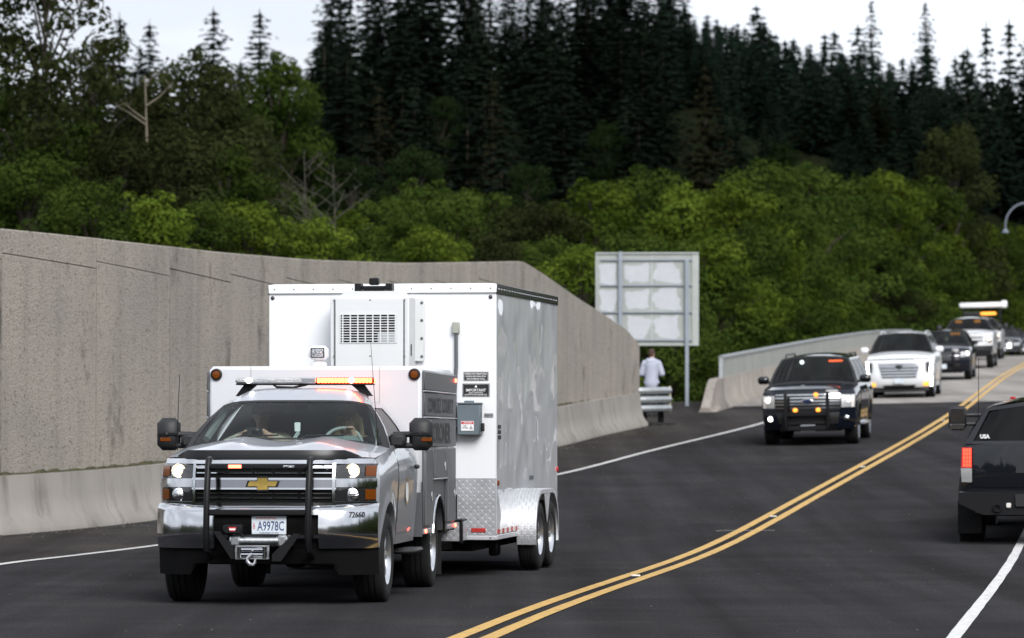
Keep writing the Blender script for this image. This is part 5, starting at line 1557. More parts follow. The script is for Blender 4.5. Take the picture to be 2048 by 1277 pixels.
for sg in (1, -1):
    tl_ = S6.fq('tail_light', [(sg * .845, 1.06), (sg * .985, 1.06), (sg * .97, 1.315), (sg * .845, 1.315)], .022, .05, 'red_lens', 5, 3, surf='r')
    for i in range(3):
        for j in range(5): S6.fq('led', [(sg * (.855 + i * .036), 1.075 + j * .047), (sg * (.885 + i * .036), 1.075 + j * .047), (sg * (.885 + i * .036), 1.115 + j * .047), (sg * (.855 + i * .036), 1.115 + j * .047)], .026, .01, 'brake', 2, 2, tl_, surf='r')
    S6.fq('reverse_light', [(sg * .845, .88), (sg * .975, .88), (sg * .985, 1.055), (sg * .845, 1.055)], .020, .05, 'clear_lens', 4, 3, tl_, surf='r')
    MB().box((sg * .90, 5.18, .42), (.30, .02, .42)).build('mud_flap', 'rubber', TU)
    m_ = MB().cbox((sg * 1.21, 2.05, 1.60), (.24, .12, .33), .045).build('mirror', 'black_plastic', TU, ang=60)
    MB().cbox((sg * 1.21, 2.113, 1.63), (.19, .008, .20), .003).build('mirror_glass', 'lens_dark', m_)
    MB().cbox((sg * 1.21, 2.113, 1.485), (.19, .008, .07), .003).build('convex_glass', 'chrome', m_)
    MB().tube([(sg * .9, 2.0, 1.52), (sg * 1.15, 2.03, 1.52)], .025, 8).tube([(sg * .9, 2.0, 1.64), (sg * 1.15, 2.03, 1.64)], .025, 8).build('mirror_arm', 'black_plastic', m_)
bm_ = MB().prism([(-1.0, .76), (1.0, .76), (1.0, .62), (.70, .48), (-.70, .48), (-1.0, .62)], lambda a, c, d: (a, d, c), 5.62, 5.93).build('bumper', 'black_metal', TU)
MB().cbox((0, 5.95, .66), (.6, .03, .16), .01).build('step_pad', 'black_plastic', bm_)
for sg in (1, -1):
    MB().lathe([(.045 + .014 * math.cos(a), .014 * math.sin(a)) for a in lin(0, 2 * math.pi, 7)[:-1]], 14, (sg * .52, 5.96, .57), 'y', closed=True).build('tow_shackle', 'black_metal', bm_)
    MB().cbox((sg * .38, 5.945, .60), (.06, .03, .06), .008).build('reverse_lamp', 'white_reflect', bm_)
MB().box((0, 4.2, .55), (.9, 2.6, .14)).lathe([(.07, -.75), (.07, .75)], 10, (0, 4.6, .47), 'x').build('rear_axle', 'under', TU)
lettering('USA', 'decal_white', TU, (.68, 5.70, 1.455), REAR, .12, .055, .05)
MB().tube([(.93, 2.1, 1.40), (.925, 2.1, 1.9), (.92, 2.1, 2.42)], [.006, .005, .004], 6).build('antenna', 'black_metal', TU)
for x in (-.45, -.2, 0, .2, .45): MB().cbox((x, 2.45, 1.905 - .12 * x * x), (.08, .12, .03), .01).build('cab_light', 'red_lens', TU)

# ================================================================== PEOPLE
mat('skin', (.55, .36, .27), .55)
mat('hoodie', (.40, .42, .50), .9, vary=(5, .08), bump=(7, .5, .03))
mat('trousers', (.015, .016, .02), .9)
mat('shoe', (.02, .02, .02), .7)
mat('hair_brown', (.05, .022, .013), .7, bump=(60, .6, .01, (1, 1, .2)))
mat('hair_blond', (.45, .33, .17), .65, bump=(60, .6, .01, (1, 1, .15)))
mat('shirt_tan', (.46, .41, .33), .9, bump=(9, .5, .02))
mat('shirt_dark', (.03, .03, .035), .9)
mat('cap_dark', (.012, .012, .014), .8)

class Fig(MB):
    """tapered limbs and ellipsoids, fused into one continuous surface by a voxel remesh"""
    def limb(s, pts, rs, n=12):
        for i in range(len(pts) - 1):
            a, c = Vector(pts[i]), Vector(pts[i + 1])
            k = 6
            s.tube([a.lerp(c, q / k) for q in range(k + 1)], [rs[i] + (rs[i + 1] - rs[i]) * q / k for q in range(k + 1)], n)
        for p, r in zip(pts, rs): s.ball(p, r, n, 8)
        return s
    def fuse(s, name, m, parent, vox=.012, it=4):
        o = MB.build(s, name, m, None, recalc=True)
        md = o.modifiers.new('r', 'REMESH'); md.mode = 'VOXEL'; md.voxel_size = vox; md.use_smooth_shade = True
        sm = o.modifiers.new('s', 'SMOOTH'); sm.iterations = it; sm.factor = .5
        dg = bpy.context.evaluated_depsgraph_get()
        me = bpy.data.meshes.new_from_object(o.evaluated_get(dg))
        o.modifiers.clear(); o.data = me; me.name = name
        me.polygons.foreach_set('use_smooth', [True] * len(me.polygons))
        if not me.materials: me.materials.append(MAT[m])
        if parent is not None: o.parent = parent
        return o
def head(f, c, face, r=.095):
    """head with nose, chin, ears; face = unit vector the face points to"""
    c = Vector(c); d = Vector(face).normalized(); sd = Vector((-d.y, d.x, 0)).normalized(); up = Vector((0, 0, 1))
    M = Matrix((sd, -d, up)).transposed().to_4x4(); M.translation = c          # local -y = face direction
    f.ball((0, 0, .01), (.076, .094, .112), 16, 12, M=M)
    f.ball((0, -.035, -.065), (.052, .055, .055), 12, 8, M=M)      # jaw
    f.ball((0, -.082, -.035), (.02, .016, .014), 8, 6, M=M)        # mouth
    f.tube([M @ Vector((0, -.088, .03)), M @ Vector((0, -.108, -.012))], [.009, .017], 8)   # nose
    for e in (-1, 1):
        f.ball((e * .077, .008, .0), (.012, .02, .03), 8, 6, M=M)  # ears
        f.ball((e * .032, -.082, .035), (.022, .012, .008), 8, 5, M=M)  # brows
    return M
def eyes(parent, M):
    b = MB()
    for e in (-1, 1): b.ball((e * .031, -.086, .016), (.009, .007, .0045), 8, 6, M=M)
    b.build('eyes', 'decal_black', parent)
def hand(f, wrist, d, palm, curl=.5, L=.17):
    """palm with five bent fingers; d = pointing direction, palm = direction the palm faces"""
    w_ = Vector(wrist); d = Vector(d).normalized(); pn = Vector(palm).normalized(); sd = d.cross(pn).normalized()
    f.limb([w_, w_ + d * .045, w_ + d * .08], [.026, .032, .030], 10)
    for k, (o_, l_) in enumerate(((-.03, .8), (-.01, .98), (.011, 1.0), (.031, .9))):
        p0 = w_ + d * .085 + sd * o_
        d1 = (d + pn * curl * .6).normalized(); d2 = (d + pn * curl * 2.2).normalized()
        f.limb([p0, p0 + d1 * .036 * l_, p0 + d1 * .036 * l_ + d2 * .034 * l_], [.0105, .0095, .008], 8)
    t0 = w_ + d * .035 - sd * .03
    f.limb([t0, t0 - sd * .022 + d * .03 + pn * .012, t0 - sd * .018 + d * .055 + pn * .03], [.013, .011, .009], 8)

# ---- person in a hooded top standing by the sign with their back to the road
px_, py_ = 3.70, 103.0
PE = thing('person', (px_, py_, rz(px_, py_) + .004), 'person in pale grey hooded top and dark trousers standing with back turned beside the wall', 'person', yaw=R(-12))
f = Fig()
f.limb([(-.10, 0, .07), (-.10, .01, .47), (-.09, 0, .90)], [.05, .062, .085]).limb([(.10, 0, .07), (.11, .01, .47), (.09, 0, .90)], [.05, .062, .085])
f.limb([(0, 0, .92), (0, .01, 1.12), (0, .0, 1.38), (0, .01, 1.50)], [.14, .135, .15, .06]).limb([(-.16, 0, 1.42), (.16, 0, 1.42)], [.07, .07])
f.limb([(0, .02, 1.48), (0, .03, 1.58)], [.058, .055])
f.limb([(-.18, 0, 1.42), (-.24, .0, 1.15), (-.13, .24, 1.12)], [.055, .045, .032]).limb([(.18, 0, 1.42), (.26, .0, 1.15), (.14, .26, 1.14)], [.055, .045, .032])
hand(f, (-.12, .25, 1.12), (.7, .7, .2), (.6, -.2, .3)); hand(f, (.13, .27, 1.14), (-.7, .7, .2), (-.6, -.2, .3))
hm = head(f, (0, .045, 1.66), (.25, 1, -.15))
bd = f.fuse('body', 'skin', PE, .014)
eyes(PE, hm)
f = Fig()
f.limb([(0, 0, .86), (0, .0, 1.1), (0, .0, 1.36), (0, .02, 1.49)], [.19, .178, .185, .085]).limb([(-.17, 0, 1.40), (.17, 0, 1.40)], [.098, .098])
f.ball((0, 0, .90), (.215, .16, .11), 14, 8)
f.limb([(-.19, 0, 1.39), (-.265, -.01, 1.13), (-.15, .21, 1.10)], [.088, .076, .055]).limb([(.19, 0, 1.39), (.285, -.01, 1.13), (.16, .23, 1.12)], [.088, .076, .055])
f.limb([(-.10, -.03, 1.50), (-.05, -.115, 1.45), (.05, -.115, 1.45), (.10, -.03, 1.50)], [.045, .055, .055, .045])          # lowered hood
f.ball((0, -.12, 1.42), (.10, .05, .09), 12, 8)
f.fuse('hooded_top', 'hoodie', PE, .014)
f = Fig()
f.limb([(-.10, 0, .07), (-.105, .01, .47), (-.09, 0, .88)], [.066, .08, .105]).limb([(.10, 0, .07), (.115, .01, .47), (.09, 0, .88)], [.066, .08, .105]).limb([(-.07, 0, .9), (.07, 0, .9)], [.13, .13])
f.fuse('trousers', 'trousers', PE, .016)
f = Fig()
for x in (-.10, .10): f.limb([(x, -.05, .045), (x, .10, .045), (x, .17, .035)], [.045, .045, .034])
f.fuse('shoes', 'shoe', PE, .012)
f = Fig()
f.ball((0, 0, .03), (.086, .100, .108), 14, 10, M=hm).ball((0, .045, -.03), (.075, .06, .07), 12, 8, M=hm)
f.fuse('hair', 'hair_brown', PE, .01)

# ---- two people in the truck cab
def in_truck(p):
    return TR.matrix_basis @ Vector(p)
def seated(name_label, x, shirt, cat='person'):
    o = thing('person', TR.matrix_basis @ Vector((x, 2.45, .99)), name_label, cat, yaw=R(-5.7))
    return o
bpy.context.view_layer.update()
DR = seated('driver with long blond hair gripping the steering wheel of the silver truck', .42, 'shirt_dark')
f = Fig()
f.limb([(-.10, -.45, .02), (-.10, 0, .06)], [.065, .09]).limb([(.10, -.45, .02), (.10, 0, .06)], [.065, .09]).limb([(-.1, -.45, .02), (-.1, -.5, -.35)], [.06, .045]).limb([(.1, -.45, .02), (.1, -.5, -.35)], [.06, .045])
f.limb([(0, 0, .08), (0, .02, .30), (0, .02, .46)], [.14, .135, .07]).limb([(-.15, .01, .44), (.15, .01, .44)], [.065, .065]).limb([(0, 0, .46), (0, -.01, .56)], [.05, .048])
f.limb([(-.18, .0, .43), (-.24, -.15, .25), (-.16, -.36, .40)], [.05, .04, .03]).limb([(.18, .0, .43), (.25, -.15, .28), (.10, -.40, .50)], [.05, .04, .03])
hand(f, (.11, -.39, .50), (-.25, -.55, .75), (-.3, -.8, -.5), 1.0); hand(f, (-.16, -.36, .40), (.1, -.8, .5), (.3, -.6, -.6), 1.0)
hm = head(f, (0, -.02, .64), (-.15, -1, -.05))
f.fuse('body', 'skin', DR, .010); eyes(DR, hm)
f = Fig()
f.limb([(0, 0, .06), (0, .02, .30), (0, .02, .43)], [.165, .155, .09]).limb([(-.16, .01, .42), (.16, .01, .42)], [.082, .082]).limb([(-.18, .0, .42), (-.24, -.14, .26)], [.07, .06]).limb([(.18, .0, .42), (.25, -.14, .29)], [.07, .06])
f.fuse('shirt', 'shirt_dark', DR, .014)
f = Fig()
f.ball((0, .02, .03), (.098, .105, .112), 14, 10, M=hm).limb([(.085, .02, .64), (.10, .02, .50), (.11, -.03, .40)], [.045, .048, .03]).limb([(-.085, .02, .64), (-.10, .02, .50), (-.11, -.03, .40)], [.045, .048, .03]).limb([(0, .08, .62), (0, .10, .42)], [.09, .07])
f.fuse('hair', 'hair_blond', DR, .011)

PA = seated('passenger in dark cap and tan shirt holding a camera in the silver truck', -.40, 'shirt_tan')
f = Fig()
f.limb([(-.10, -.45, .02), (-.10, 0, .06)], [.07, .10]).limb([(.10, -.45, .02), (.10, 0, .06)], [.07, .10]).limb([(-.1, -.45, .02), (-.1, -.5, -.35)], [.06, .05]).limb([(.1, -.45, .02), (.1, -.5, -.35)], [.06, .05])
f.limb([(0, 0, .08), (0, .02, .32), (0, .02, .50)], [.16, .155, .075]).limb([(-.18, .01, .47), (.18, .01, .47)], [.075, .075]).limb([(0, 0, .50), (0, -.01, .60)], [.058, .055])
f.limb([(-.21, .0, .46), (-.31, -.20, .40), (-.12, -.36, .50)], [.06, .05, .036]).limb([(.21, .0, .46), (.30, -.20, .40), (.12, -.36, .50)], [.06, .05, .036])
hand(f, (-.125, -.36, .50), (.55, -.35, .4), (.5, -.4, -.2), .8); hand(f, (.125, -.36, .50), (-.55, -.35, .4), (-.5, -.4, -.2), .8)
hm = head(f, (0, -.03, .69), (.05, -1, -.05))
f.fuse('body', 'skin', PA, .010); eyes(PA, hm)
f = Fig()
f.limb([(0, 0, .06), (0, .02, .32), (0, .02, .47)], [.185, .175, .095]).limb([(-.19, .01, .45), (.19, .01, .45)], [.092, .092]).limb([(-.21, .0, .45), (-.31, -.19, .40), (-.17, -.32, .475)], [.082, .072, .05]).limb([(.21, .0, .45), (.30, -.19, .40), (.17, -.32, .475)], [.082, .072, .05])
f.fuse('shirt', 'shirt_tan', PA, .014)
f = Fig()
f.ball((0, .0, .06), (.096, .112, .085), 14, 10, M=hm).ball((0, -.11, .055), (.075, .075, .012), 12, 6, M=hm)
f.fuse('cap', 'cap_dark', PA, .010)
CM = thing('camera_device', PA.matrix_basis @ Vector((0, -.43, .535)), 'small dark camera held up by the passenger', 'camera', yaw=R(-5.7))
MB().cbox((0, 0, 0), (.15, .06, .09), .01).build('camera_body', 'black_plastic', CM)
MB().lathe([(0, -.09), (.028, -.09), (.036, -.085), (.036, 0)], 16, (.03, -.03, 0), 'y').build('lens_barrel', 'black_gloss', CM)

# ================================================================== TREES
def leaf_mat(name, c, c2, trans=.35, scale=.5, hue=.25):
    m = bpy.data.materials.new(name); m.use_nodes = True
    nt = m.node_tree; nt.nodes.clear(); L = nt.links.new
    o = nt.nodes.new('ShaderNodeOutputMaterial')
    t = nt.nodes.new('ShaderNodeTexCoord'); n = nt.nodes.new('ShaderNodeTexNoise'); n.inputs['Scale'].default_value = scale; n.inputs['Detail'].default_value = 5; n.inputs['Roughness'].default_value = .7
    L(t.outputs['Object'], n.inputs['Vector'])
    r = nt.nodes.new('ShaderNodeMapRange'); r.inputs[1].default_value = .35; r.inputs[2].default_value = .65; L(n.outputs['Fac'], r.inputs[0])
    mx = nt.nodes.new('ShaderNodeMixRGB'); mx.inputs[1].default_value = (*c, 1); mx.inputs[2].default_value = (*c2, 1); L(r.outputs[0], mx.inputs[0])
    oi = nt.nodes.new('ShaderNodeObjectInfo')
    rr = nt.nodes.new('ShaderNodeMapRange'); rr.inputs[3].default_value = 1 - hue; rr.inputs[4].default_value = 1 + hue; L(oi.outputs['Random'], rr.inputs[0])
    sc = nt.nodes.new('ShaderNodeVectorMath'); sc.operation = 'SCALE'; L(mx.outputs[0], sc.inputs[0]); L(rr.outputs[0], sc.inputs['Scale'])
    d = nt.nodes.new('ShaderNodeBsdfDiffuse'); L(sc.outputs[0], d.inputs[0])
    tr = nt.nodes.new('ShaderNodeBsdfTranslucent'); L(sc.outputs[0], tr.inputs[0])
    x = nt.nodes.new('ShaderNodeMixShader'); x.inputs[0].default_value = trans; L(d.outputs[0], x.inputs[1]); L(tr.outputs[0], x.inputs[2]); L(x.outputs[0], o.inputs[0])
    MAT[name] = m
leaf_mat('leaf_bright', (.032, .057, .0075), (.098, .130, .018), trans=.25, hue=.38)
leaf_mat('leaf_mid', (.020, .038, .008), (.055, .078, .0145), trans=.25, hue=.3)
leaf_mat('leaf_olive', (.014, .019, .007), (.036, .042, .015), trans=.25, hue=.3)
leaf_mat('needle', (.0055, .0088, .0062), (.0115, .0168, .0112), trans=.15, scale=.25, hue=.45)
leaf_mat('needle_light', (.0078, .0140, .0100), (.0145, .0245, .0170), trans=.15, scale=.25, hue=.35)
leaf_mat('needle_brown', (.011, .010, .006), (.016, .017, .009), trans=.15, scale=.25, hue=.3)
mat('bark', (.035, .028, .02), .95, vary=(4, .4), bump=(14, .8, .03))
mat('bark_pale', (.17, .145, .11), .9, vary=(5, .25, (1, 1, .3)), bump=(14, .5, .02))
mat('bark_grey', (.06, .056, .042), .9, vary=(5, .25), bump=(14, .5, .02))

def conifer(seed, H=20.0, Rb=3.4, whorls=46, dens=8, open_=.0, sparse=1.0, fine=1.0):
    """trunk mesh, crown mesh of drooping needle sprays in whorls"""
    rs = random.Random(seed)
    tr = MB().tube([(0, 0, -.5), (0, 0, H * .5), (0, 0, H * .97)], [H * .012, H * .007, .02], 7)
    v = []; f = []
    z0 = H * .06
    for i in range(whorls):
        t = (i + rs.uniform(-.3, .3)) / whorls
        t = max(0, t) ** .92
        z = z0 + (H - z0) * t
        rad = Rb * (1 - t) ** .64 + .08
        rad *= 1 - open_ * (rs.random() ** 2)
        nb = max(3, int(dens * (1 - t) ** .4 * sparse) + 1)
        a0 = rs.uniform(0, 6.28)
        for k in range(nb):
            a = a0 + 6.283 * k / nb + rs.uniform(-.35, .35)
            L_ = rad * rs.uniform(.65, 1.12)
            ca, sa = math.cos(a), math.sin(a)
            rise = .25 * (t > .6) - .05; droop = rs.uniform(.18, .42)
            ns = max(2, int(L_ / (.36 * fine)))
            for q in range(ns):
                u = (q + rs.uniform(.2, .9)) / ns
                r_ = L_ * u
                h_ = z + rise * r_ - droop * r_ * u + rs.uniform(-.1, .1)
                wdt = (.30 + .34 * (1 - abs(2 * u - .9))) * rs.uniform(.7, 1.3) * (.55 + .45 * (1 - t)) * min(fine, 1.15)
                ln = rs.uniform(.32, .62) * (.5 + .5 * (1 - t))
                tw = rs.uniform(-.5, .5)
                o = len(v)
                dx, dy = ca * math.cos(tw) - sa * math.sin(tw), sa * math.cos(tw) + ca * math.sin(tw)
                px_, py_ = ca * r_, sa * r_
                tip = rs.uniform(.12, .35)
                v += [(px_ - dx * ln * .4, py_ - dy * ln * .4, h_ + .04), (px_ - dy * wdt, py_ + dx * wdt, h_ - rs.uniform(.05, .28)), (px_ + dx * ln, py_ + dy * ln, h_ - tip * .6), (px_ + dy * wdt, py_ - dx * wdt, h_ - rs.uniform(.05, .28))]
                f += [(o, o + 1, o + 2), (o, o + 2, o + 3)]
    for k in range(10):
        o = len(v); z = H - .15 * k; a = k * 2.4; w_ = .05 + .03 * k
        v += [(0, 0, z + .35), (math.cos(a) * w_, math.sin(a) * w_, z - .25), (-math.cos(a) * w_ * .3, -math.sin(a) * w_ * .3, z - .1)]; f.append((o, o + 1, o + 2))
    return tr.mesh('trunk'), MB().add(v, f).mesh('crown', smooth=False, recalc=False)

def broadleaf(seed, H=12.0, Rc=3.4, lobes=26, leaves=5200, size=.24, low=.18, lobe_r=1.15, shape=1.0, shell=.45, limb=1.0):
    rs = random.Random(seed)
    tr = MB().tube([(0, 0, -.6), (.1, 0, H * .3), (.15, .1, H * .62), (.1, .15, H * .85)], [H * .018 * limb, H * .013 * limb, H * .007 * limb, .02], 8)
    v = []; f = []
    cs = []
    for i in range(lobes):
        t = low + (1 - low) * (i + rs.random()) / lobes
        prof = math.sin(math.pi * min(1, max(0, (t - low) / (1 - low)) * .80 + .16)) ** (.8 * shape)
        a = i * 2.4 + rs.uniform(-.5, .5); r_ = Rc * prof * math.sqrt(rs.uniform(.12, 1)) * .82
        lr = lobe_r * rs.uniform(.65, 1.3) * (1.05 - .35 * t)
        c = (math.cos(a) * r_, math.sin(a) * r_, H * t - lr * .4)
        cs.append((c, lr))
        tr.tube([(.12, .06, max(H * .15, c[2] - 1.6 - r_ * .5)), (c[0] * .55 + .05, c[1] * .55, c[2] - .6), c], [H * .006 * limb, H * .004 * limb, .012], 5)
    for i in range(lobes // 2):                      # ragged outer sprays
        c, lr = cs[rs.randrange(lobes)]
        d = Vector((rs.uniform(-1, 1), rs.uniform(-1, 1), rs.uniform(-.1, 1.2))).normalized()
        q = Vector(c) + d * lr * rs.uniform(1.0, 1.5)
        cs.append((tuple(q), lr * rs.uniform(.25, .5)))
    tot = sum(l ** 2 for _, l in cs)
    for c, lr in cs:
        for k in range(int(leaves * lr ** 2 / tot)):
            z_ = rs.uniform(-.75, 1); th = rs.uniform(0, 6.283); q = math.sqrt(1 - z_ * z_)
            d = Vector((q * math.cos(th), q * math.sin(th), z_))
            rr = lr * (shell + (1.08 - shell) * rs.random() ** .6)
            p = Vector(c) + Vector((d.x * rr * 1.15, d.y * rr * 1.15, d.z * rr * .85))
            n = (d + Vector((rs.uniform(-.7, .7), rs.uniform(-.7, .7), rs.uniform(-.1, .9)))).normalized()
            a1 = n.orthogonal().normalized(); a1 = (a1 * math.cos(th * 3) + n.cross(a1) * math.sin(th * 3)); b1 = n.cross(a1)
            s_ = size * rs.uniform(.55, 1.35)
            o = len(v)
            v += [p - a1 * s_, p - b1 * s_ * .55 + n * s_ * .12, p + a1 * s_ - n * s_ * .18, p + b1 * s_ * .55 + n * s_ * .12]
            f += [(o, o + 1, o + 2), (o, o + 2, o + 3)]
    return tr.mesh('trunk'), MB().add([tuple(p) for p in v], f).mesh('crown', smooth=False, recalc=False)

def tree(name, meshes, mats_, loc, s, sz, rot, label, cat='tree', group=None):
    o = thing(name, loc, label, cat, yaw=rot, group=group)
    for nm, me, m_ in (('trunk', meshes[0], mats_[0]), ('crown', meshes[1], mats_[1])):
        c = bpy.data.objects.new(nm, me); col.objects.link(c); c.parent = o; c.scale = (s, s, sz)
        if not me.materials: me.materials.append(None)
        c.material_slots[0].link = 'OBJECT'; c.material_slots[0].material = MAT[m_]
    return o
CON = [conifer(100 + i, Rb=r_, whorls=w_, dens=d_, open_=o_) for i, (r_, w_, d_, o_) in enumerate(((4.1, 44, 9, .2), (3.6, 42, 9, .3), (4.6, 46, 10, .25), (3.1, 42, 8, .35), (4.2, 40, 9, .4)))]
CON_OPEN = conifer(140, Rb=5.0, whorls=26, dens=7, open_=.5)
CON_OPEN2 = conifer(141, Rb=4.4, whorls=28, dens=7, open_=.5)
BRO = [broadleaf(200 + i, Rc=r_, lobes=l_, leaves=n_, size=s_, low=lo, lobe_r=lr) for i, (r_, l_, n_, s_, lo, lr) in enumerate(((3.6, 44, 24000, .095, .10, 1.0), (3.2, 36, 21000, .095, .12, 1.05), (4.0, 50, 27000, .092, .08, .95), (3.0, 42, 22000, .09, .10, .85)))]
TALL = broadleaf(230, H=18, Rc=3.4, lobes=70, leaves=15000, size=.115, low=.10, lobe_r=.95, shell=.2, limb=.45)
BUSH = [broadleaf(240 + i, H=5, Rc=2.6, lobes=16, leaves=6000, size=.11, low=.05, lobe_r=1.0) for i in range(2)]

TONE = {'leaf_bright': 'bright green', 'leaf_mid': 'mid green', 'leaf_olive': 'dull olive', 'leaf_dark': 'dark green', 'needle': 'near black', 'needle_light': 'bluish green', 'needle_brown': 'brownish'}
def pick(tab, v):
    for k, t in tab:
        if v < k: return t
    return tab[-1][1]
SPOT = [(160, 'above the left end of the wall'), (330, 'by the pale dead trunk'), (480, 'left of the bare grey trees'), (640, 'by the bare grey trees'), (780, 'above the cooling unit'), (920, 'above the middle of the trailer'), (1060, 'above the trailer corner'), (1180, 'where the wall top slopes down'), (1300, 'behind the left half of the sign'), (1400, 'behind the right half of the sign'), (1500, 'just right of the sign'), (1600, 'left of the black SUV roof'), (1690, 'above the black SUV'), (1790, 'above the parapet end'), (1870, 'above the white SUV'), (1960, 'above the work pickup'), (9999, 'at the right edge by the lamp')]
CSPOT = [(240, 'at the far left'), (480, 'below the left skyline conifers'), (640, 'left of the hilltop'), (800, 'under the left end of the hilltop'), (960, 'left of the hill centre'), (1120, 'at the hill centre'), (1280, 'right of the hill centre'), (1420, 'high above the road sign'), (1580, 'beyond the right side of the sign'), (1740, 'left of the two lone skyline conifers'), (1900, 'under the two lone skyline conifers'), (9999, 'at the far right')]
def at(px, Y): return (px - 1024) / 7770 * Y
def topz_(py, Y): return 1.5 + (870 - py) / 7770 * Y
rs = random.Random(21)

# conifers of the hillside, row by row up the slope
G_HILL = 'conifers of the hillside forest'
rows = [(194, 5.2), (207, 5.0), (220, 5.0), (234, 4.8), (249, 4.6), (264, 4.6), (279, 4.4), (295, 4.4), (311, 4.2), (327, 4.2), (343, 4.2), (358, 4.0)]
for (Y, sp) in rows:
    x = at(-140, Y)
    while x < at(2150, Y):
        xx = x + rs.uniform(-1.4, 1.4); yy = Y + rs.uniform(-6, 6)
        px = 1024 + 7770 * xx / yy
        z = ground(xx, yy)
        H = rs.uniform(10.5, 16.5) * (1.1 if Y < 240 else 1.0); wd = rs.uniform(1.2, 1.85)
        if px < 640: H *= .85
        if px > 1340: H = rs.uniform(5.2, 8.0) if Y > 245 else rs.uniform(8, 11.5); wd *= 1.15
        if px > 1340 and Y > 330: x += sp; continue
        k = rs.randrange(5); s_ = H / 20
        mt = 'needle'
        if px > 1380 and rs.random() < .6: mt = 'needle_light'
        elif rs.random() < .04: mt = 'needle_brown'
        if px > 1800 and Y < 285: x += sp; continue
        x += sp * rs.uniform(.75, 1.2) * (.78 if px > 1340 else 1)
        if abs(xx - xc(yy)) < 12 + .1 * H: continue
        tree('conifer', CON[k], ('bark', mt), (xx, yy, z - .3), s_ * wd, s_, rs.uniform(0, 6.28), '%s conifer, %s, %s' % (TONE[mt], pick([(215, 'bottom of the hill'), (242, 'low on the slope'), (275, 'on the middle slope'), (310, 'on the upper slope'), (335, 'just below the crest'), (999, 'on the crest')], Y), pick(CSPOT, px)), group=G_HILL)
# the young plantation on the far ridge reads as one mass
SMALL = [conifer(160 + i, H=8, Rb=2.0, whorls=17, dens=6, open_=.3, fine=1.5) for i in range(3)]
sv = []; sf = []
for Y in lin(316, 392, 20):
    x = at(1300, Y) + rs.uniform(0, 2) if Y < 362 else at(560, Y)
    while x < at(2230, Y):
        xx = x + rs.uniform(-.6, .6); yy = Y + rs.uniform(-2, 2); z = ground(xx, yy); x += rs.uniform(1.3, 2.3)
        if abs(xx - xc(yy)) < 12: continue
        h_ = rs.uniform(.5, .8) if rs.random() < .93 else rs.uniform(.85, 1.1); w_ = h_ * rs.uniform(.95, 1.35); a = rs.uniform(0, 6.28); ca, sa = math.cos(a) * w_, math.sin(a) * w_
        me = SMALL[rs.randrange(3)][1]; o = len(sv)
        sv += [(xx + v.co.x * ca - v.co.y * sa, yy + v.co.x * sa + v.co.y * ca, z - .2 + v.co.z * h_) for v in me.vertices]
        sf += [tuple(i + o for i in p.vertices) for p in me.polygons]
tag(MB().add(sv, sf).build('distant_conifers', 'needle_light', smooth=False, recalc=False), 'dense far conifers covering the ridge at right', 'forest', kind='stuff')
# single conifers that stand out
def con(px, ytop, Y, H, k, mt, label, wide=1.0):
    x = at(px, Y); zt = topz_(ytop, Y)
    m_ = CON[k] if k < 5 else (CON_OPEN if k == 5 else CON_OPEN2)
    tree('conifer', m_, ('bark', mt), (x, Y, zt - H), H / 20 * wide, H / 20, rs.uniform(0, 6), label)
con(237, 28, 250, 17, 3, 'needle', 'slim conifer spire rising just right of the tall leafy tree', 1.2)
con(297, 42, 262, 15, 1, 'needle', 'small pointed conifer between two taller spires on the left skyline', 1.3)
con(425, 14, 268, 18, 0, 'needle', 'narrow dense conifer spire left of the broad open conifer', 1.15)
con(518, 20, 272, 17, 4, 'needle', 'broad open conifer with separate branches on the left skyline', 1.5)
con(648, 30, 300, 22, 3, 'needle', 'ragged conifer at the left shoulder of the hilltop', .85)
con(700, -30, 300, 27, 0, 'needle', 'tall conifer starting the high forest crest on the left')
con(1745, -4, 372, 19, 4, 'needle', 'tall open conifer standing above the right skyline, left of two', .85)
con(1853, 0, 378, 16, 1, 'needle', 'lone conifer above the right skyline, right of two', 1.0)
con(1975, 42, 305, 25, 3, 'needle', 'slender dark conifer spire near the right edge', .8)
con(2021, 36, 302, 25, 1, 'needle', 'dark conifer spire at the right edge above the lamp arm', .95)
con(2060, 70, 300, 24, 2, 'needle', 'wide dark conifer cut by the right edge of the picture')
con(1935, 130, 300, 22, 2, 'needle', 'dark wide conifer behind the pyramid shaped leafy tree')
con(1411, 122, 240, 21, 0, 'needle_brown', 'brownish conifer in front of the forest behind the sign', 1.0)
con(758, 168, 232, 20, 2, 'needle_brown', 'brown tinged conifer low in the middle of the hillside', .95)
con(985, 150, 236, 20, 4, 'needle_brown', 'brown tinged conifer right of centre in the hillside', 1.0)

# broadleaf trees between the road and the hill
def bro(px, ytop, Y, H, k, mt, label, wide=1.0, group=None):
    m_ = BRO[k] if k < 4 else TALL
    h0 = 12 if k < 4 else 18
    Y0, H0 = Y, H
    while px > 1400 and abs(at(px, Y) - xc(Y)) < 7.2 + .30 * H * wide and Y < 300:      # keep clear of the bridge
        Y += 3; H = H0 * Y / Y0
    x = at(px, Y); zt = topz_(ytop, Y)
    if group and mt == 'leaf_bright' and rs.random() < .3: mt = rs.choice(('leaf_mid', 'leaf_mid', 'leaf_olive'))
    if group: label = '%s %s, %s' % (TONE[mt], label, pick(SPOT, px)) + pick([(125, ', front'), (150, ', middle row'), (180, ', back row'), (999, ', far row')], Y0)
    tree('broadleaf_tree', m_, ('bark', mt), (x, Y, zt - H * .985), H / h0 * wide, H / h0, rs.uniform(0, 6), label, group=group)
bro(92, -130, 118, 19, 4, 'leaf_olive', 'tall airy leafy tree with sky showing through at the upper left corner', 1.0)
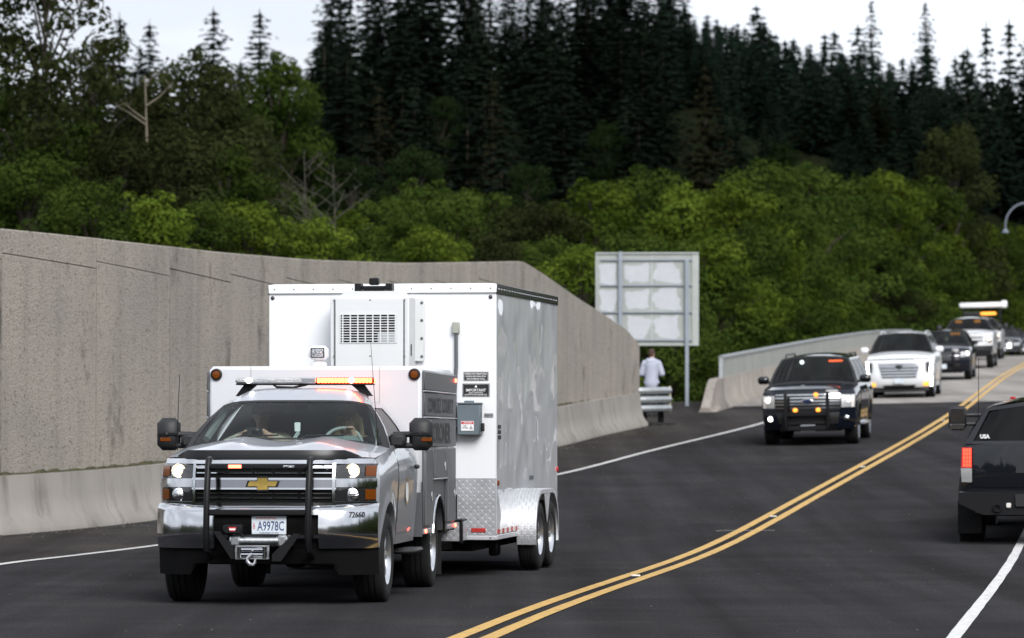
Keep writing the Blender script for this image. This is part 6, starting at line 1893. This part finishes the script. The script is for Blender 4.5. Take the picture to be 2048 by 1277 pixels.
bro(-60, 0, 124, 17, 4, 'leaf_olive', 'tall leafy tree cut by the left edge of the picture', 1.1)
bro(190, 95, 128, 16, 4, 'leaf_olive', 'olive leafy tree in front of the first conifer spire', 1.0)
bro(392, 138, 135, 15, 2, 'leaf_olive', 'broad olive tree below the two left skyline conifers', 1.0)
bro(300, 190, 132, 14, 0, 'leaf_olive', 'olive tree around the pale dead trunk', 1.05)
bro(555, 128, 205, 20, 1, 'leaf_mid', 'round dark green tree under the left skyline dip', .9)
bro(480, 230, 150, 12, 3, 'leaf_olive', 'olive tree at the right end of the left tree group', 1.0)
GL = 'leafy trees behind the left wall'
for (px, yt, Y, H, k, mt) in ((30, 180, 122, 12, 0, 'leaf_mid'), (130, 235, 118, 12, 1, 'leaf_mid'), (240, 280, 116, 11, 3, 'leaf_olive'), (350, 275, 120, 11, 2, 'leaf_olive'), (450, 310, 124, 10, 1, 'leaf_mid'), (60, 330, 108, 9, 2, 'leaf_mid'), (180, 370, 106, 8, 0, 'leaf_mid'), (300, 400, 108, 8, 1, 'leaf_bright'), (400, 405, 112, 8, 3, 'leaf_mid'), (500, 410, 116, 8, 0, 'leaf_bright')):
    bro(px, yt, Y, H, k, mt, 'leafy tree behind the wall', 1.15, GL)
GM = 'young trees behind the wall'
for (px, yt, Y, H, k, mt) in ((590, 400, 128, 8, 1, 'leaf_mid'), (690, 430, 126, 8, 0, 'leaf_bright'), (760, 400, 140, 9, 3, 'leaf_mid'), (840, 375, 146, 10, 1, 'leaf_bright'), (900, 400, 140, 9, 2, 'leaf_mid'), (960, 385, 150, 10, 3, 'leaf_mid'), (1040, 415, 138, 9, 0, 'leaf_olive'), (1100, 425, 134, 9, 2, 'leaf_olive'), (640, 455, 116, 7, 2, 'leaf_bright'), (740, 465, 118, 7, 1, 'leaf_bright'), (860, 460, 122, 7, 0, 'leaf_bright'), (980, 470, 124, 7, 1, 'leaf_olive'), (1090, 480, 126, 8, 3, 'leaf_mid'), (1160, 500, 124, 8, 0, 'leaf_bright')):
    bro(px, yt, Y, H, k, mt, 'young leafy tree behind the wall', 1.15, GM)
GR = 'bright green trees beyond the bridge'
for (px, yt, Y, H, k, mt) in ((1195, 372, 165, 13, 0, 'leaf_bright'), (1290, 360, 172, 14, 2, 'leaf_bright'), (1370, 385, 166, 13, 1, 'leaf_bright'), (1440, 392, 170, 13, 3, 'leaf_mid'), (1520, 345, 186, 15, 2, 'leaf_mid'), (1610, 340, 188, 15, 0, 'leaf_bright'), (1700, 365, 200, 15, 1, 'leaf_bright'), (1770, 350, 215, 17, 3, 'leaf_bright'), (1840, 365, 236, 18, 0, 'leaf_mid'), (1480, 385, 165, 12, 2, 'leaf_bright'), (1570, 400, 164, 12, 1, 'leaf_mid'), (1660, 405, 178, 13, 0, 'leaf_mid'),
                            (1240, 470, 146, 11, 1, 'leaf_mid'), (1330, 480, 142, 11, 3, 'leaf_mid'), (1420, 480, 140, 11, 0, 'leaf_bright'), (1500, 470, 144, 11, 2, 'leaf_bright'), (1590, 500, 158, 11, 1, 'leaf_bright'), (1640, 480, 166, 12, 3, 'leaf_bright'), (1740, 490, 196, 13, 2, 'leaf_olive'), (1815, 440, 214, 15, 0, 'leaf_bright'), (1870, 455, 228, 15, 1, 'leaf_bright'), (1930, 450, 240, 15, 2, 'leaf_bright'), (1990, 462, 248, 15, 3, 'leaf_bright'), (2050, 455, 256, 15, 0, 'leaf_bright'), (1790, 520, 206, 13, 3, 'leaf_mid'), (1850, 530, 222, 13, 0, 'leaf_mid'), (1905, 540, 234, 13, 1, 'leaf_mid'), (1965, 545, 243, 13, 2, 'leaf_mid'), (2030, 550, 250, 13, 3, 'leaf_mid'),
                            (1430, 560, 128, 10, 2, 'leaf_mid'), (1500, 570, 128, 9, 0, 'leaf_bright'), (1580, 575, 150, 10, 3, 'leaf_mid'), (1670, 560, 172, 11, 1, 'leaf_olive'), (1350, 570, 128, 9, 1, 'leaf_mid'), (1290, 560, 128, 9, 0, 'leaf_mid')):
    bro(px, yt, Y, H, k, mt, 'leafy tree beyond the bridge', 1.1, GR)
bro(1905, 255, 262, 22, 3, 'leaf_olive', 'pyramid shaped leafy tree rising above the green band at right', .85)
GH = 'dark leafy trees scattered among the hillside conifers'
leaf_mat('leaf_dark', (.008, .016, .005), (.018, .030, .010), trans=.2, hue=.3)
for (px, yt, Y, H, k) in ((545, 225, 214, 11, 0), (605, 250, 208, 10, 1), (885, 195, 262, 10, 3), (700, 330, 200, 10, 2), (830, 300, 205, 10, 0), (1215, 250, 240, 9, 1), (1060, 330, 198, 9, 3), (1735, 215, 320, 9, 2), (1560, 290, 262, 9, 1), (480, 330, 196, 11, 2)):
    bro(px, yt, Y, H, k, 'leaf_dark', 'leafy tree among hillside conifers', 1.1, GH)
# low bushes filling the bank below
GB = 'bushes on the bank below the bridge'
for i in range(26):
    px = 1180 + i * 34 + rs.uniform(-15, 15); Y = 121 + rs.uniform(0, 6) + max(0, (px - 1450)) * .27
    x = at(px, Y)
    tree('bush', BUSH[i % 2], ('bark', 'leaf_mid' if i % 3 else 'leaf_bright'), (x, Y, ground(x, Y) - .2), rs.uniform(.9, 1.3), rs.uniform(.8, 1.25), rs.uniform(0, 6), 'low leafy %s bush on the bank, %s' % ('mid green' if i % 3 else 'bright green', pick(SPOT, px)), 'bush', GB)

# bare and dead trees
def bare(px, ytop, Y, H, m_, label, seed, n=22, spread=.5, r0=.12, droop=0):
    rs2 = random.Random(seed); x = at(px, Y); zt = topz_(ytop, Y)
    o = thing('bare_tree', (x, Y, zt - H), label, 'tree')
    MB().tube([(0, 0, 0), (.1, 0, H * .5), (-.05, .1, H)], [r0, r0 * .75, r0 * .25], 8).build('trunk', m_, o)
    for i in range(n):
        h_ = H * rs2.uniform(.35, .97); a = rs2.uniform(0, 6.28); l = spread * H * (1.1 - h_ / H) * rs2.uniform(.5, 1.2) + .3
        ca, sa = math.cos(a), math.sin(a)
        mid = (ca * l * .5, sa * l * .5, h_ + l * .35); end = (ca * l, sa * l, h_ + l * rs2.uniform(.5, .9) - droop * l)
        b = MB().tube([(0, 0, h_), mid, end], [r0 * .35, r0 * .22, .008], 5)
        for q in range(4):
            u = rs2.uniform(.4, 1); p = Vector(mid).lerp(Vector(end), u); dd = Vector((rs2.uniform(-1, 1), rs2.uniform(-1, 1), rs2.uniform(.1, .9))) * l * .3
            b.tube([p, p + dd], [r0 * .12, .006], 4)
        b.build('branch', m_, o)
bare(291, 150, 121, 9, 'bark_pale', 'pale dead trunk with forked bare branches among olive leaves', 1, n=12, spread=.28, r0=.075)
bare(610, 300, 126, 8, 'bark_grey', 'thin grey bare tree left of a similar one above the wall', 2, n=34, spread=.33, r0=.045)
bare(668, 330, 124, 7.5, 'bark_grey', 'thin grey bare tree right of a similar one above the wall', 3, n=30, spread=.33, r0=.04)

# ---- street lamp: curved arm reaching in from the right
LY = 172.0
lx = at(2012, LY); lz = topz_(460, LY)
SL = thing('street_lamp', (lx + 1.9, LY, rz(lx + 1.9, LY)), 'grey street lamp with curved arm at the right edge', 'lamp')
zb = lz - rz(lx + 1.9, LY)
pts = [(0, 0, 0), (0, 0, zb + .2)] + [(-.95 + .95 * math.cos(a), 0, zb + .2 + 1.0 * math.sin(a)) for a in lin(R(10), R(180), 14)] + [(-1.9, 0, zb)]
MB().tube(pts, [.08, .06] + [.045] * 14 + [.04], 10).build('pole', 'lamp_grey', SL)
MB().lathe([(0, .06), (.07, .05), (.16, -.12), (.14, -.14), (0, -.14)], 14, (-1.9, 0, zb), 'z').build('lamp_head', 'lamp_grey', SL)
# unseen tree mass behind the camera and to the right, added to shape reflections
b = MB()
for i in range(520):
    a = rs.uniform(math.pi * 1.03, math.pi * 1.97); d = rs.uniform(75, 120)
    x, y = math.cos(a) * d, math.sin(a) * d; h_ = rs.uniform(9, 17); w_ = rs.uniform(2.5, 4.5)
    if i % 3 == 0: x, y = rs.uniform(45, 85), rs.uniform(-60, 190)
    if -20 < x < 20: continue
    b.lathe([(w_ * .5, 0), (w_, h_ * .25), (w_ * .8, h_ * .6), (.1, h_)], 6, (x, y, ground(x, y) - .5), 'z')
tag(b.build('reflection_wood', 'leaf_bright', smooth=False), 'unseen wood behind and right of the viewpoint, added for reflections', 'wood', kind='stuff')
